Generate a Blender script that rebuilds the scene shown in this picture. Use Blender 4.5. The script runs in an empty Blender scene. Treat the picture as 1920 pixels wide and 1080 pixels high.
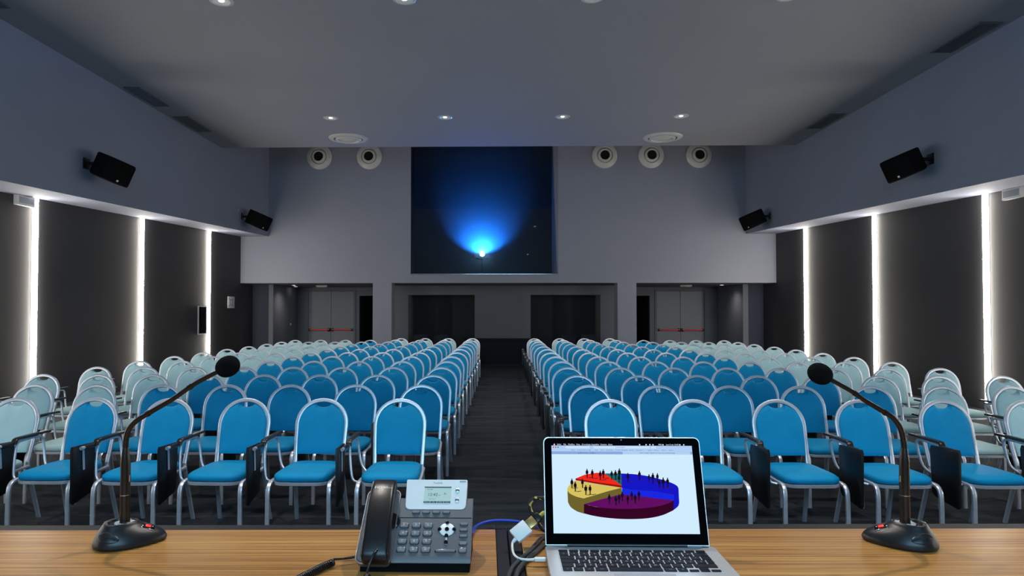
import bpy, bmesh, math, random
from mathutils import Matrix, Vector

random.seed(7)
R = math.radians
C = bpy.context.scene.collection
SC = bpy.context.scene

# ------------------------------------------------------------------ camera
cam_d = bpy.data.cameras.new('camera')
cam = bpy.data.objects.new('camera', cam_d)
C.objects.link(cam)
cam.location = (0, 0, 1.61)
cam.rotation_euler = (R(90 + 1.2531), 0, R(1.1189))
cam_d.sensor_width = 36
cam_d.lens = 1280 * 36 / 1920
cam_d.shift_x = (960 - 918) / 1920
cam_d.shift_y = (557 - 540) / 1920
cam_d.clip_start = 0.02
cam_d.clip_end = 100
SC.camera = cam

# ------------------------------------------------------------------ world, exposure, light levels
wd = bpy.data.worlds.new('world')
SC.world = wd
wd.use_nodes = True
wd.node_tree.nodes['Background'].inputs[0].default_value = (0.02, 0.022, 0.03, 1)
wd.node_tree.nodes['Background'].inputs[1].default_value = 0.0
SC.view_settings.view_transform = 'Standard'
SC.view_settings.look = 'None'
SC.view_settings.exposure = 0.0
SC.view_settings.gamma = 1.0
SC.view_settings.use_curve_mapping = False
SC.cycles.use_denoising = True
SC.cycles.max_bounces = 8
SC.cycles.diffuse_bounces = 4
SC.cycles.glossy_bounces = 4
SC.cycles.transparent_max_bounces = 12
SC.cycles.volume_bounces = 1
SC.cycles.sample_clamp_indirect = 6.0
SC.cycles.caustics_reflective = False
SC.cycles.caustics_refractive = False

STRIP_RADIANCE = 42.0        # the vertical light strips on the side walls
SCREEN_RADIANCE = 7.0        # projection screen on the stage, behind the camera
SPOT_POWER = {-1.85: 780, 3.45: 340, 8.7: 160, 14.05: 230}   # rows of ceiling downlights
SPOT_COLOR = (1.0, 0.93, 0.84)
BALCONY_SPOT = 26
PROJECTOR_POWER = 850


def spot(name, loc, aim, power, color, size, blend=0.5, radius=0.05):
    d = bpy.data.lights.new(name, 'SPOT')
    d.energy = power
    d.color = color
    d.spot_size = R(size)
    d.spot_blend = blend
    d.shadow_soft_size = radius
    o = bpy.data.objects.new(name, d)
    o.location = loc
    o.rotation_euler = Vector(aim).to_track_quat('-Z', 'Y').to_euler()
    C.objects.link(o)
    return o


# ------------------------------------------------------------------ materials
def srgb(r, g, b):
    f = lambda c: (c / 255) / 12.92 if c / 255 <= 0.04045 else ((c / 255 + 0.055) / 1.055) ** 2.4
    return (f(r), f(g), f(b))


MATS = {}


def mat(name, col, rough=0.5, metal=0.0, spec=0.5, emit=None, strength=1.0, vary=0.0, scale=(20, 20, 20),
        bump=0.0, coat=0.0, sheen=0.0, bscale=None, alpha=1.0):
    m = bpy.data.materials.new(name)
    m.use_nodes = True
    nt = m.node_tree
    b = nt.nodes['Principled BSDF']
    b.inputs['Base Color'].default_value = (*col, 1)
    b.inputs['Roughness'].default_value = rough
    b.inputs['Metallic'].default_value = metal
    b.inputs['Specular IOR Level'].default_value = spec
    b.inputs['Coat Weight'].default_value = coat
    b.inputs['Coat Roughness'].default_value = 0.15
    b.inputs['Sheen Weight'].default_value = sheen
    if emit:
        b.inputs['Emission Color'].default_value = (*emit, 1)
        b.inputs['Emission Strength'].default_value = strength
    if vary or bump:
        tc = nt.nodes.new('ShaderNodeTexCoord')
        mp = nt.nodes.new('ShaderNodeMapping')
        mp.inputs['Scale'].default_value = scale
        nz = nt.nodes.new('ShaderNodeTexNoise')
        nz.inputs['Scale'].default_value = 1.0
        nz.inputs['Detail'].default_value = 4
        nt.links.new(tc.outputs['Object'], mp.inputs['Vector'])
        nt.links.new(mp.outputs['Vector'], nz.inputs['Vector'])
        if vary:
            cr = nt.nodes.new('ShaderNodeValToRGB')
            lo = [max(0, c * (1 - vary)) for c in col]
            hi = [min(1, c * (1 + vary)) for c in col]
            cr.color_ramp.elements[0].position = 0.3
            cr.color_ramp.elements[1].position = 0.7
            cr.color_ramp.elements[0].color = (*lo, 1)
            cr.color_ramp.elements[1].color = (*hi, 1)
            nt.links.new(nz.outputs['Fac'], cr.inputs['Fac'])
            nt.links.new(cr.outputs['Color'], b.inputs['Base Color'])
        if bump:
            bm_ = nt.nodes.new('ShaderNodeBump')
            bm_.inputs['Strength'].default_value = bump
            bm_.inputs['Distance'].default_value = 0.004
            src = nz
            if bscale:
                mp2 = nt.nodes.new('ShaderNodeMapping')
                mp2.inputs['Scale'].default_value = bscale
                src = nt.nodes.new('ShaderNodeTexNoise')
                src.inputs['Scale'].default_value = 1.0
                nt.links.new(tc.outputs['Object'], mp2.inputs['Vector'])
                nt.links.new(mp2.outputs['Vector'], src.inputs['Vector'])
            nt.links.new(src.outputs['Fac'], bm_.inputs['Height'])
            nt.links.new(bm_.outputs['Normal'], b.inputs['Normal'])
    MATS[name] = m
    return m


def emis(name, col, strength=1.0):
    m = bpy.data.materials.new(name)
    m.use_nodes = True
    nt = m.node_tree
    nt.nodes.remove(nt.nodes['Principled BSDF'])
    e = nt.nodes.new('ShaderNodeEmission')
    e.inputs[0].default_value = (*col, 1)
    e.inputs[1].default_value = strength
    nt.links.new(e.outputs[0], nt.nodes['Material Output'].inputs[0])
    MATS[name] = m
    return m


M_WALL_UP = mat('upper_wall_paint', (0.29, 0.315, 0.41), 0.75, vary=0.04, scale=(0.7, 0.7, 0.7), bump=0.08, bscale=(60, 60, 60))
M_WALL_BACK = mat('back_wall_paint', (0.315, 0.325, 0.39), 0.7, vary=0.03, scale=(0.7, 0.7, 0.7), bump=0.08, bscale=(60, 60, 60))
M_WALL_LOW = mat('lower_wall_paint', (0.055, 0.053, 0.057), 0.7, vary=0.08, scale=(0.8, 0.8, 0.8), bump=0.05, bscale=(80, 80, 80))
M_CEIL = mat('ceiling_paint', (0.36, 0.36, 0.385), 0.8, vary=0.03, scale=(0.5, 0.5, 0.5))
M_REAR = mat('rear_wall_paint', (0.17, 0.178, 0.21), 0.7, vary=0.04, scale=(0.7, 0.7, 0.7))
M_NICHE = mat('niche_shade', (0.028, 0.031, 0.037), 0.7, vary=0.05, scale=(1, 1, 1))  # darker than the rear walls: shade inside niches and passages put into the colour
M_PIER = mat('blue_grey_pier_paint', (0.028, 0.036, 0.060), 0.7, vary=0.05, scale=(1, 1, 1))
M_DOOR = mat('door_paint', (0.21, 0.222, 0.265), 0.5, vary=0.04, scale=(1, 1, 1))
M_BLACK = mat('black_plastic', (0.006, 0.006, 0.007), 0.32, bump=0.05, scale=(300, 300, 300))
M_GLOSSBLACK = mat('glossy_black', (0.004, 0.004, 0.005), 0.12)
M_TABLET = mat('satin_black_laminate', (0.004, 0.0045, 0.006), 0.38, spec=0.35, vary=0.1)
M_CHARCOAL = mat('charcoal_plastic', (0.012, 0.013, 0.016), 0.36, bump=0.03, scale=(1500, 1500, 1500))
M_PHONEBODY = mat('phone_body_plastic', (0.135, 0.138, 0.148), 0.36, vary=0.3, scale=(1800, 1800, 1800), bump=0.12, bscale=(2600, 2600, 2600))
M_MATTBLACK = mat('matt_black_plastic', (0.004, 0.004, 0.0045), 0.8, spec=0.08, vary=0.1)
M_RED = mat('red_plastic', (0.75, 0.03, 0.015), 0.35, vary=0.05)
M_REDLIT = mat('red_button', (0.7, 0.02, 0.01), 0.4, emit=(0.8, 0.03, 0.02), strength=0.35)
M_ALU = mat('brushed_aluminium', (0.62, 0.66, 0.72), 0.30, metal=1.0, vary=0.06, scale=(60, 60, 60))
M_FRAME = mat('chair_frame_aluminium', (0.66, 0.72, 0.82), 0.36, metal=0.65, vary=0.06, scale=(30, 30, 30))
M_LAPTOP = mat('laptop_aluminium', (0.72, 0.74, 0.77), 0.38, metal=0.75, vary=0.03, scale=(200, 200, 200))
M_CHROME = mat('chrome', (0.8, 0.8, 0.82), 0.12, metal=1.0, vary=0.03)
M_BRONZE = mat('dark_bronze_metal', (0.022, 0.015, 0.011), 0.28, metal=0.4, spec=0.7, vary=0.1)
M_COLLAR = mat('satin_silver', (0.7, 0.7, 0.7), 0.4, metal=0.4, vary=0.1)
M_WHITE = mat('white_plastic', (0.90, 0.89, 0.87), 0.35, vary=0.02)
M_OFFWHITE = mat('offwhite_enamel', (0.74, 0.72, 0.67), 0.28, vary=0.03, coat=0.3)
M_PANELGREY = mat('light_grey_plastic', (0.42, 0.43, 0.46), 0.5, vary=0.03)
M_GOLD = mat('gold_plating', (0.72, 0.5, 0.2), 0.3, metal=0.9, vary=0.1)
M_BLUECABLE = mat('blue_cable_jacket', (0.01, 0.06, 0.55), 0.35, vary=0.05)
M_GREYCABLE = mat('dark_grey_cable_jacket', (0.03, 0.03, 0.034), 0.5, vary=0.1)
M_FOAM = mat('foam', (0.006, 0.006, 0.006), 0.95, spec=0.1, bump=0.9, scale=(900, 900, 900))
M_TRAY = mat('dark_metal_tray', (0.008, 0.0095, 0.014), 0.5, spec=0.3, vary=0.1, scale=(40, 40, 40))
M_VENT = mat('vent_grey', (0.12, 0.125, 0.14), 0.5, vary=0.05)
M_DARKVOID = mat('void_shade', (0.004, 0.004, 0.005), 0.9, vary=0.1)  # near-black that stands in for the shade inside openings left uncut
M_NAVY = mat('navy_upholstery', (0.012, 0.016, 0.032), 0.7, vary=0.15, scale=(60, 60, 60))
M_COUNTER = mat('navy_laminate', (0.004, 0.0055, 0.011), 0.55, spec=0.2, vary=0.15, scale=(5, 5, 5))
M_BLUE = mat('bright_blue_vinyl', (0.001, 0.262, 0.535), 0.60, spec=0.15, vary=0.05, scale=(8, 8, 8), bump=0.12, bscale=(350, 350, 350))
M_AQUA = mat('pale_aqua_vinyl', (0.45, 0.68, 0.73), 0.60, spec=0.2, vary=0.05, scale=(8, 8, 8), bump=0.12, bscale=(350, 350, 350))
M_LCD = mat('lcd_green', (0.50, 0.62, 0.55), 0.4, emit=(0.5, 0.62, 0.56), strength=0.18)
M_LCDINK = mat('lcd_ink', (0.06, 0.08, 0.08), 0.5, vary=0.02)
M_INKGREY = mat('printed_grey_ink', (0.22, 0.22, 0.23), 0.5, vary=0.02)
M_INKWHITE = mat('printed_white_ink', (0.75, 0.75, 0.76), 0.5, vary=0.02)
M_KEY = mat('laptop_key_black', (0.006, 0.006, 0.014), 0.5, spec=0.15, vary=0.1)
M_STRIP = emis('strip_light', (1.0, 0.945, 0.84), STRIP_RADIANCE)
M_SPOTLIT = emis('lit_lamp', (1.0, 0.95, 0.88), 9.0)
M_LAMPDIM = emis('dim_lamp', (0.85, 0.92, 1.0), 5.0)
M_LENS = emis('projector_lens', (0.45, 0.80, 1.0), 25.0)
M_PROJSCREEN = emis('projection_screen', (0.36, 0.72, 1.0), SCREEN_RADIANCE)


def braided():
    m = mat('yellow_black_braid', (0.02, 0.02, 0.018), 0.6)
    nt = m.node_tree
    b = nt.nodes['Principled BSDF']
    tc = nt.nodes.new('ShaderNodeTexCoord')
    nz = nt.nodes.new('ShaderNodeTexVoronoi')
    nz.inputs['Scale'].default_value = 110
    cr = nt.nodes.new('ShaderNodeValToRGB')
    cr.color_ramp.elements[0].position = 0.62
    cr.color_ramp.elements[0].color = (0.012, 0.012, 0.012, 1)
    cr.color_ramp.elements[1].position = 0.68
    cr.color_ramp.elements[1].color = (0.75, 0.62, 0.12, 1)
    sp = nt.nodes.new('ShaderNodeSeparateColor')
    nt.links.new(tc.outputs['Object'], nz.inputs['Vector'])
    nt.links.new(nz.outputs['Color'], sp.inputs[0])
    nt.links.new(sp.outputs[0], cr.inputs['Fac'])
    nt.links.new(cr.outputs['Color'], b.inputs['Base Color'])
    return m


def wood():
    m = mat('oak_veneer', (0.5, 0.27, 0.09), 0.34, coat=0.25)
    nt = m.node_tree
    b = nt.nodes['Principled BSDF']
    tc = nt.nodes.new('ShaderNodeTexCoord')

    def noise(scale, detail, dist=0.0):
        mp = nt.nodes.new('ShaderNodeMapping')
        mp.inputs['Scale'].default_value = scale
        n = nt.nodes.new('ShaderNodeTexNoise')
        n.inputs['Scale'].default_value = 1.0
        n.inputs['Detail'].default_value = detail
        n.inputs['Distortion'].default_value = dist
        nt.links.new(tc.outputs['Object'], mp.inputs['Vector'])
        nt.links.new(mp.outputs['Vector'], n.inputs['Vector'])
        return n
    n1 = noise((1.3, 150, 20), 5, 0.4)
    n2 = noise((7, 620, 60), 3)
    mx = nt.nodes.new('ShaderNodeMath')
    mx.operation = 'MULTIPLY_ADD'
    mx.inputs[1].default_value = 0.38
    nt.links.new(n2.outputs['Fac'], mx.inputs[0])
    sc = nt.nodes.new('ShaderNodeMath')
    sc.operation = 'MULTIPLY'
    sc.inputs[1].default_value = 0.62
    nt.links.new(n1.outputs['Fac'], sc.inputs[0])
    nt.links.new(sc.outputs[0], mx.inputs[2])
    cr = nt.nodes.new('ShaderNodeValToRGB')
    e = cr.color_ramp.elements
    e[0].position = 0.36
    e[0].color = (0.25, 0.092, 0.016, 1)
    e[1].position = 0.64
    e[1].color = (0.66, 0.345, 0.10, 1)
    mid = e.new(0.5)
    mid.color = (0.47, 0.215, 0.052, 1)
    nt.links.new(mx.outputs[0], cr.inputs['Fac'])
    nt.links.new(cr.outputs['Color'], b.inputs['Base Color'])
    bp = nt.nodes.new('ShaderNodeBump')
    bp.inputs['Strength'].default_value = 0.12
    bp.inputs['Distance'].default_value = 0.001
    nt.links.new(mx.outputs[0], bp.inputs['Height'])
    nt.links.new(bp.outputs['Normal'], b.inputs['Normal'])
    return m


def carpet():
    m = mat('charcoal_carpet', (0.03, 0.033, 0.04), 0.9, spec=0.2)
    nt = m.node_tree
    b = nt.nodes['Principled BSDF']
    tc = nt.nodes.new('ShaderNodeTexCoord')
    mp = nt.nodes.new('ShaderNodeMapping')
    mp.inputs['Scale'].default_value = (1.1, 7.5, 1)
    n = nt.nodes.new('ShaderNodeTexNoise')
    n.inputs['Scale'].default_value = 1.0
    n.inputs['Detail'].default_value = 6
    n.inputs['Roughness'].default_value = 0.62
    nt.links.new(tc.outputs['Object'], mp.inputs['Vector'])
    nt.links.new(mp.outputs['Vector'], n.inputs['Vector'])
    cr = nt.nodes.new('ShaderNodeValToRGB')
    cr.color_ramp.elements[0].position = 0.35
    cr.color_ramp.elements[0].color = (0.005, 0.010, 0.018, 1)
    cr.color_ramp.elements[1].position = 0.68
    cr.color_ramp.elements[1].color = (0.026, 0.031, 0.040, 1)
    nt.links.new(n.outputs['Fac'], cr.inputs['Fac'])
    nt.links.new(cr.outputs['Color'], b.inputs['Base Color'])
    n2 = nt.nodes.new('ShaderNodeTexNoise')
    n2.inputs['Scale'].default_value = 220
    nt.links.new(tc.outputs['Object'], n2.inputs['Vector'])
    bp = nt.nodes.new('ShaderNodeBump')
    bp.inputs['Strength'].default_value = 0.5
    bp.inputs['Distance'].default_value = 0.006
    nt.links.new(n2.outputs['Fac'], bp.inputs['Height'])
    nt.links.new(bp.outputs['Normal'], b.inputs['Normal'])
    return m


def booth_glass():
    m = bpy.data.materials.new('booth_glass')
    m.use_nodes = True
    nt = m.node_tree
    nt.nodes.remove(nt.nodes['Principled BSDF'])
    t = nt.nodes.new('ShaderNodeBsdfTransparent')
    t.inputs[0].default_value = (0.80, 0.88, 0.92, 1)
    g = nt.nodes.new('ShaderNodeBsdfGlossy')
    g.inputs['Roughness'].default_value = 0.01
    fr = nt.nodes.new('ShaderNodeFresnel')
    fr.inputs[0].default_value = 1.45
    mx = nt.nodes.new('ShaderNodeMixShader')
    nt.links.new(fr.outputs[0], mx.inputs[0])
    nt.links.new(t.outputs[0], mx.inputs[1])
    nt.links.new(g.outputs[0], mx.inputs[2])
    nt.links.new(mx.outputs[0], nt.nodes['Material Output'].inputs[0])
    return m


def haze_mat():
    m = bpy.data.materials.new('haze')
    m.use_nodes = True
    nt = m.node_tree
    nt.nodes.remove(nt.nodes['Principled BSDF'])
    v = nt.nodes.new('ShaderNodeVolumeScatter')
    v.inputs['Color'].default_value = (0.8, 0.9, 1, 1)
    v.inputs['Density'].default_value = 0.3
    v.inputs['Anisotropy'].default_value = 0.62
    nt.links.new(v.outputs[0], nt.nodes['Material Output'].inputs['Volume'])
    return m


M_WOOD = wood()
M_CARPET = carpet()
M_GLASS = booth_glass()
M_HAZE = haze_mat()
M_BRAID = braided()


# ------------------------------------------------------------------ mesh builder
class B:
    def __init__(self):
        self.bm = bmesh.new()

    def _tag(self, faces, mi):
        for f in faces:
            f.material_index = mi

    def box(self, x0, x1, y0, y1, z0, z1, mi=0, bevel=0.0, seg=2, mtx=None):
        m = Matrix.Translation(((x0 + x1) / 2, (y0 + y1) / 2, (z0 + z1) / 2)) @ Matrix.Diagonal((x1 - x0, y1 - y0, z1 - z0, 1))
        tmp = bmesh.new()
        bmesh.ops.create_cube(tmp, size=1, matrix=m)
        if bevel:
            bmesh.ops.bevel(tmp, geom=tmp.edges[:], offset=bevel, segments=seg, affect='EDGES', profile=0.5)
        self._merge(tmp, mi, mtx)
        return self

    def _merge(self, tmp, mi, mtx=None):
        vs = {}
        for v in tmp.verts:
            co = v.co if mtx is None else mtx @ v.co
            vs[v] = self.bm.verts.new(co)
        for f in tmp.faces:
            try:
                nf = self.bm.faces.new([vs[v] for v in f.verts])
                nf.material_index = mi
            except ValueError:
                pass
        tmp.free()

    def loft(self, rings, mi=0, cap=True, closed=False, mtx=None):
        rv = []
        for r in rings:
            rv.append([self.bm.verts.new((mtx @ Vector(p)) if mtx else p) for p in r])
        n = len(rings[0])
        k = len(rv)
        for i in range(k if closed else k - 1):
            a, b = rv[i], rv[(i + 1) % k]
            for j in range(n):
                f = self.bm.faces.new((a[j], a[(j + 1) % n], b[(j + 1) % n], b[j]))
                f.material_index = mi
        if cap and not closed:
            f = self.bm.faces.new(rv[0][::-1])
            f.material_index = mi
            f = self.bm.faces.new(rv[-1])
            f.material_index = mi
        return self

    def prism(self, poly, h0, h1, mi=0, mtx=None):
        """polygon in (a, b) extruded along c from h0 to h1"""
        return self.loft([[(a, b, h0) for a, b in poly], [(a, b, h1) for a, b in poly]], mi, mtx=mtx)

    def flat(self, poly, z, mi=0, mtx=None):
        vs = [self.bm.verts.new((mtx @ Vector((a, b, z))) if mtx else (a, b, z)) for a, b in poly]
        f = self.bm.faces.new(vs)
        f.material_index = mi
        if len(poly) > 4:
            r = bmesh.ops.triangulate(self.bm, faces=[f])
            self._tag(r['faces'], mi)
        return self

    def sweep(self, pts, prof, mi=0, up=(0, 0, 1), scale=None, cap=True, closed=False, mtx=None):
        pts = [Vector(p) for p in pts]
        n = len(pts)
        rings = []
        nrm = None
        for i, p in enumerate(pts):
            if closed:
                t = pts[(i + 1) % n] - pts[i - 1]
            else:
                t = pts[min(i + 1, n - 1)] - pts[max(i - 1, 0)]
            t.normalize()
            if nrm is None:
                nrm = Vector(up) - t * Vector(up).dot(t)
                if nrm.length < 1e-4:
                    nrm = Vector((1, 0, 0)) - t * t.x
            else:
                nrm = nrm - t * nrm.dot(t)
            nrm.normalize()
            bn = t.cross(nrm)
            s = scale[i] if scale else 1.0
            rings.append([p + (nrm * b + bn * a) * s for a, b in prof])
        return self.loft(rings, mi, cap, closed, mtx)

    def lathe(self, prof, n=24, mi=0, mtx=None, cap=True):
        """prof: list of (r, z)"""
        rings = [[(max(r, 1e-5) * math.cos(2 * math.pi * i / n), max(r, 1e-5) * math.sin(2 * math.pi * i / n), z) for i in range(n)] for r, z in prof]
        return self.loft(rings, mi, cap, mtx=mtx)

    def text(self, s, size, mtx, mi=0, align='LEFT'):
        cu = bpy.data.curves.new('t', 'FONT')
        cu.body = s
        cu.size = size
        cu.align_x = align
        cu.resolution_u = 2
        o = bpy.data.objects.new('t', cu)
        me = o.to_mesh()
        tmp = bmesh.new()
        tmp.from_mesh(me)
        o.to_mesh_clear()
        self._merge(tmp, mi, mtx)
        bpy.data.objects.remove(o)
        bpy.data.curves.remove(cu)
        return self

    def mesh(self, name, mats, smooth=35):
        bmesh.ops.recalc_face_normals(self.bm, faces=self.bm.faces[:])
        me = bpy.data.meshes.new(name)
        self.bm.to_mesh(me)
        self.bm.free()
        for m in (mats if isinstance(mats, (list, tuple)) else [mats]):
            me.materials.append(m)
        if smooth:
            me.shade_smooth()
            me.set_sharp_from_angle(angle=R(smooth))
        return me

    def build(self, name, mats, parent=None, smooth=35, loc=None, rot=None):
        o = bpy.data.objects.new(name, self.mesh(name, mats, smooth))
        C.objects.link(o)
        if parent:
            o.parent = parent
        if loc:
            o.location = loc
        if rot:
            o.rotation_euler = rot
        return o


def tag(o, label, cat, group=None, kind=None):
    o['label'] = label
    if cat:
        o['category'] = cat
    if group:
        o['group'] = group
    if kind:
        o['kind'] = kind
    return o


def empty(name, label, cat, loc=(0, 0, 0), rz=0.0, group=None):
    o = bpy.data.objects.new(name, None)
    o.empty_display_size = 0.1
    o.location = loc
    o.rotation_euler = (0, 0, rz)
    C.objects.link(o)
    return tag(o, label, cat, group)


def struct(o):
    o['kind'] = 'structure'
    return o


def dup(root, loc, rz=None, label=None, group=None, skip=()):
    r = root.copy()
    C.objects.link(r)
    r.location = loc
    if rz is not None:
        r.rotation_euler = (0, 0, rz)
    if label:
        r['label'] = label
    if group:
        r['group'] = group
    for ch in root.children:
        if ch.name.split('.')[0] in skip:
            continue
        c = ch.copy()
        C.objects.link(c)
        c.parent = r
        for g in ch.children:
            if g.name.split('.')[0] in skip:
                continue
            d = g.copy()
            C.objects.link(d)
            d.parent = c
    return r


def circ(r, n=10, ry=None):
    ry = ry or r
    return [(r * math.cos(2 * math.pi * i / n), ry * math.sin(2 * math.pi * i / n)) for i in range(n)]


def rrect(w, h, r, n=2):
    pts = []
    for cx, cy, a0 in ((w / 2 - r, h / 2 - r, 0), (-w / 2 + r, h / 2 - r, 90), (-w / 2 + r, -h / 2 + r, 180), (w / 2 - r, -h / 2 + r, 270)):
        for i in range(n + 1):
            a = R(a0 + 90 * i / n)
            pts.append((cx + r * math.cos(a), cy + r * math.sin(a)))
    return pts


def bez(pts, n=6):
    """Catmull-Rom through points"""
    P = [Vector(p) for p in pts]
    P = [P[0] * 2 - P[1]] + P + [P[-1] * 2 - P[-2]]
    out = []
    for i in range(1, len(P) - 2):
        for k in range(n):
            t = k / n
            a, b, c, d = P[i - 1], P[i], P[i + 1], P[i + 2]
            out.append(0.5 * ((2 * b) + (c - a) * t + (2 * a - 5 * b + 4 * c - d) * t * t + (3 * b - a - 3 * c + d) * t ** 3))
    out.append(P[-2])
    return out


ORD = ['zeroth', 'first', 'second', 'third', 'fourth', 'fifth', 'sixth', 'seventh', 'eighth', 'ninth', 'tenth', 'eleventh', 'twelfth', 'thirteenth']

# ================================================================== ROOM SHELL
XL, XR = -7.75, 7.95          # lower side walls
UL, UR = -6.92, 7.09          # upper (overhanging) side walls
CZ, CE, BY = 5.65, 16.58, 20.0  # ceiling height, ceiling end, back wall plane
SOF = lambda y, dz=0.0: 3.425 + 0.0388 * (y - 9.3) + dz   # sloping soffit of the overhang
Y0 = -4.0

struct(B().box(-8.1, 8.3, Y0, 26, -0.15, 0).build('floor', M_CARPET, smooth=0))
struct(B().box(XL, XR, Y0 + 0.1, 3.0, 0, 0.40).build('stage_platform', M_CARPET, smooth=0))
struct(B().box(XL - 0.25, XL, Y0, 23.5, 0, 4.6).build('wall_left', M_WALL_LOW, smooth=0))
struct(B().box(XR, XR + 0.25, Y0, 23.5, 0, 4.6).build('wall_right', M_WALL_LOW, smooth=0))


def overhang(name, xa, xb, dz):
    b = B()
    prof = [(Y0, SOF(Y0, dz)), (BY, SOF(BY, dz)), (BY, 7.2), (Y0, 7.2)]
    b.loft([[(xa, y, z) for y, z in prof], [(xb, y, z) for y, z in prof]])
    return struct(b.build(name, M_WALL_UP, smooth=0))


overhang('wall_left_upper', XL, UL, 0.0)
overhang('wall_right_upper', UR, XR, 0.05)
struct(B().box(UL, UR, Y0, CE, CZ, 7.2).build('ceiling', M_CEIL, smooth=0))
struct(B().box(UL, UR, CE, BY, 7.0, 7.2).build('ceiling_upper', M_CEIL, smooth=0))
struct(B().box(XL, XR, Y0 - 0.2, Y0, 0, 7.2).build('wall_stage', M_WALL_UP, smooth=0))

# back wall above the balcony line, with the projection-booth opening
WX0, WX1, WZ0, WZ1, BZ = -2.71, 1.624, 2.71, 6.92, 2.462
b = B()
b.box(XL, WX0, BY, BY + 0.3, BZ, 7.2)
b.box(WX1, XR, BY, BY + 0.3, BZ, 7.2)
b.box(WX0, WX1, BY, BY + 0.3, BZ, WZ0)
b.box(WX0, WX1, BY, BY + 0.3, WZ1, 7.2)
b.prism([(WX1, BY), (WX1, BY + 0.3), (WX1 - 0.17, BY + 0.3)], WZ0, WZ1)     # splayed right jamb
struct(b.build('wall_back', M_WALL_BACK, smooth=0))

# booth window
w = struct(B().sweep([(WX0, BY - 0.012, WZ0 + 0.012), (WX1, BY - 0.012, WZ0 + 0.012)], rrect(0.03, 0.03, 0.005)).build('window_1', M_CHROME))
gl = B().loft([[(WX0 + 0.005, BY + 0.015 + d, z), (WX1 - 0.135, BY + 0.015 + d, z), (WX1 - 0.135, BY + 0.027 + d, z), (WX0 + 0.005, BY + 0.027 + d, z)] for z, d in ((WZ0 + 0.005, 0.0), (WZ1, 0.25))]).build('window_pane', M_GLASS, w, smooth=0)
B().box(WX0 + 0.0, WX0 + 0.025, BY + 0.005, BY + 0.034, WZ0 + 0.03, WZ1).build('window_frame', M_GLOSSBLACK, w, smooth=0)

# booth interior (closed dark box)
b = B()
X0, X1, Ya, Yb, Z0, Z1 = -3.0, 1.9, BY + 0.3, BY + 3.0, 2.61, 6.98
for q in ((X0 - .1, X0, Ya, Yb, Z0, Z1), (X1, X1 + .1, Ya, Yb, Z0, Z1), (X0, X1, Yb, Yb + .1, Z0, Z1), (X0, X1, Ya, Yb, Z1, Z1 + .1), (X0, X1, Ya, Yb, Z0 - .1, Z0)):
    b.box(*q)
M_BOOTH = mat('booth_paint', (0.02, 0.022, 0.028), 0.8, vary=0.1)
struct(b.build('wall_booth', M_BOOTH, smooth=0))

# under the balcony
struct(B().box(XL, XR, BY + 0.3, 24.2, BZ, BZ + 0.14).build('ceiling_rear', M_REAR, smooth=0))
struct(B().box(-3.83, -3.275, BY + 0.02, BY + 0.6, 0, BZ).build('pillar_left', M_WALL_BACK, smooth=0))
struct(B().box(3.35, 3.90, BY + 0.02, BY + 0.6, 0, BZ).build('pillar_right', M_WALL_BACK, smooth=0))
for nm, xa, xb, ea, eb in (('pier_left', XL, -7.24, -7.24, -7.10), ('pier_right', 7.48, XR, 7.32, 7.48)):
    struct(B().box(xa, xb, 21.0, 23.5, 0, BZ).build(nm, M_PIER, smooth=0))
    struct(B().box(ea, eb, 20.97, 23.5, 0, BZ).build(nm.replace('pier', 'trim'), M_REAR, smooth=0))
# rear wall with two double-door openings and two dark passages
RY = 23.5
LD, RD = (-6.80, -5.08), (5.20, 6.95)
b = B()
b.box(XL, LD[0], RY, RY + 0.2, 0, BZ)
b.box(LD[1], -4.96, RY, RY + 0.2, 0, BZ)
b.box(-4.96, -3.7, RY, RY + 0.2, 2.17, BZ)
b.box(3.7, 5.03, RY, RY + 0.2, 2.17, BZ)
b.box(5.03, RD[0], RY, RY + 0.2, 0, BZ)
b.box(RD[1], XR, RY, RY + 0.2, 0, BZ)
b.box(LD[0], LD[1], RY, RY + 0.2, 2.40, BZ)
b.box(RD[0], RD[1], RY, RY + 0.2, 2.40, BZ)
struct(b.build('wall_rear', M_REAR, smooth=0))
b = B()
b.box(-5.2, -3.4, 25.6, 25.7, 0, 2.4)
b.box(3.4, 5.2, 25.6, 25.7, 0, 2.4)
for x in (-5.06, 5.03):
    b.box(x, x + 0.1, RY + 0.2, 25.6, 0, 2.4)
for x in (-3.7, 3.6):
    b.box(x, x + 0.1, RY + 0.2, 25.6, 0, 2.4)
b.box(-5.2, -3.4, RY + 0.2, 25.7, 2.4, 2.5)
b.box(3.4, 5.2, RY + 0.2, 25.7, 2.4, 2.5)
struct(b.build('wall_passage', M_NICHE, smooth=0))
# centre wall with two niches
b = B()
CY = 22.0
b.box(-3.575, -3.06, CY, RY, 0, BZ)
b.box(-0.91, 0.89, CY, RY, 0, BZ)
b.box(3.13, 3.68, CY, RY, 0, BZ)
b.box(-3.06, -0.91, CY, RY, 2.16, BZ)
b.box(0.89, 3.13, CY, RY, 2.16, BZ)
struct(b.build('wall_centre', M_REAR, smooth=0))
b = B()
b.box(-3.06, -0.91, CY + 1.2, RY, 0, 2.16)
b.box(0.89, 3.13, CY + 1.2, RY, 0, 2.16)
struct(b.build('wall_niche', M_NICHE, smooth=0))


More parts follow.
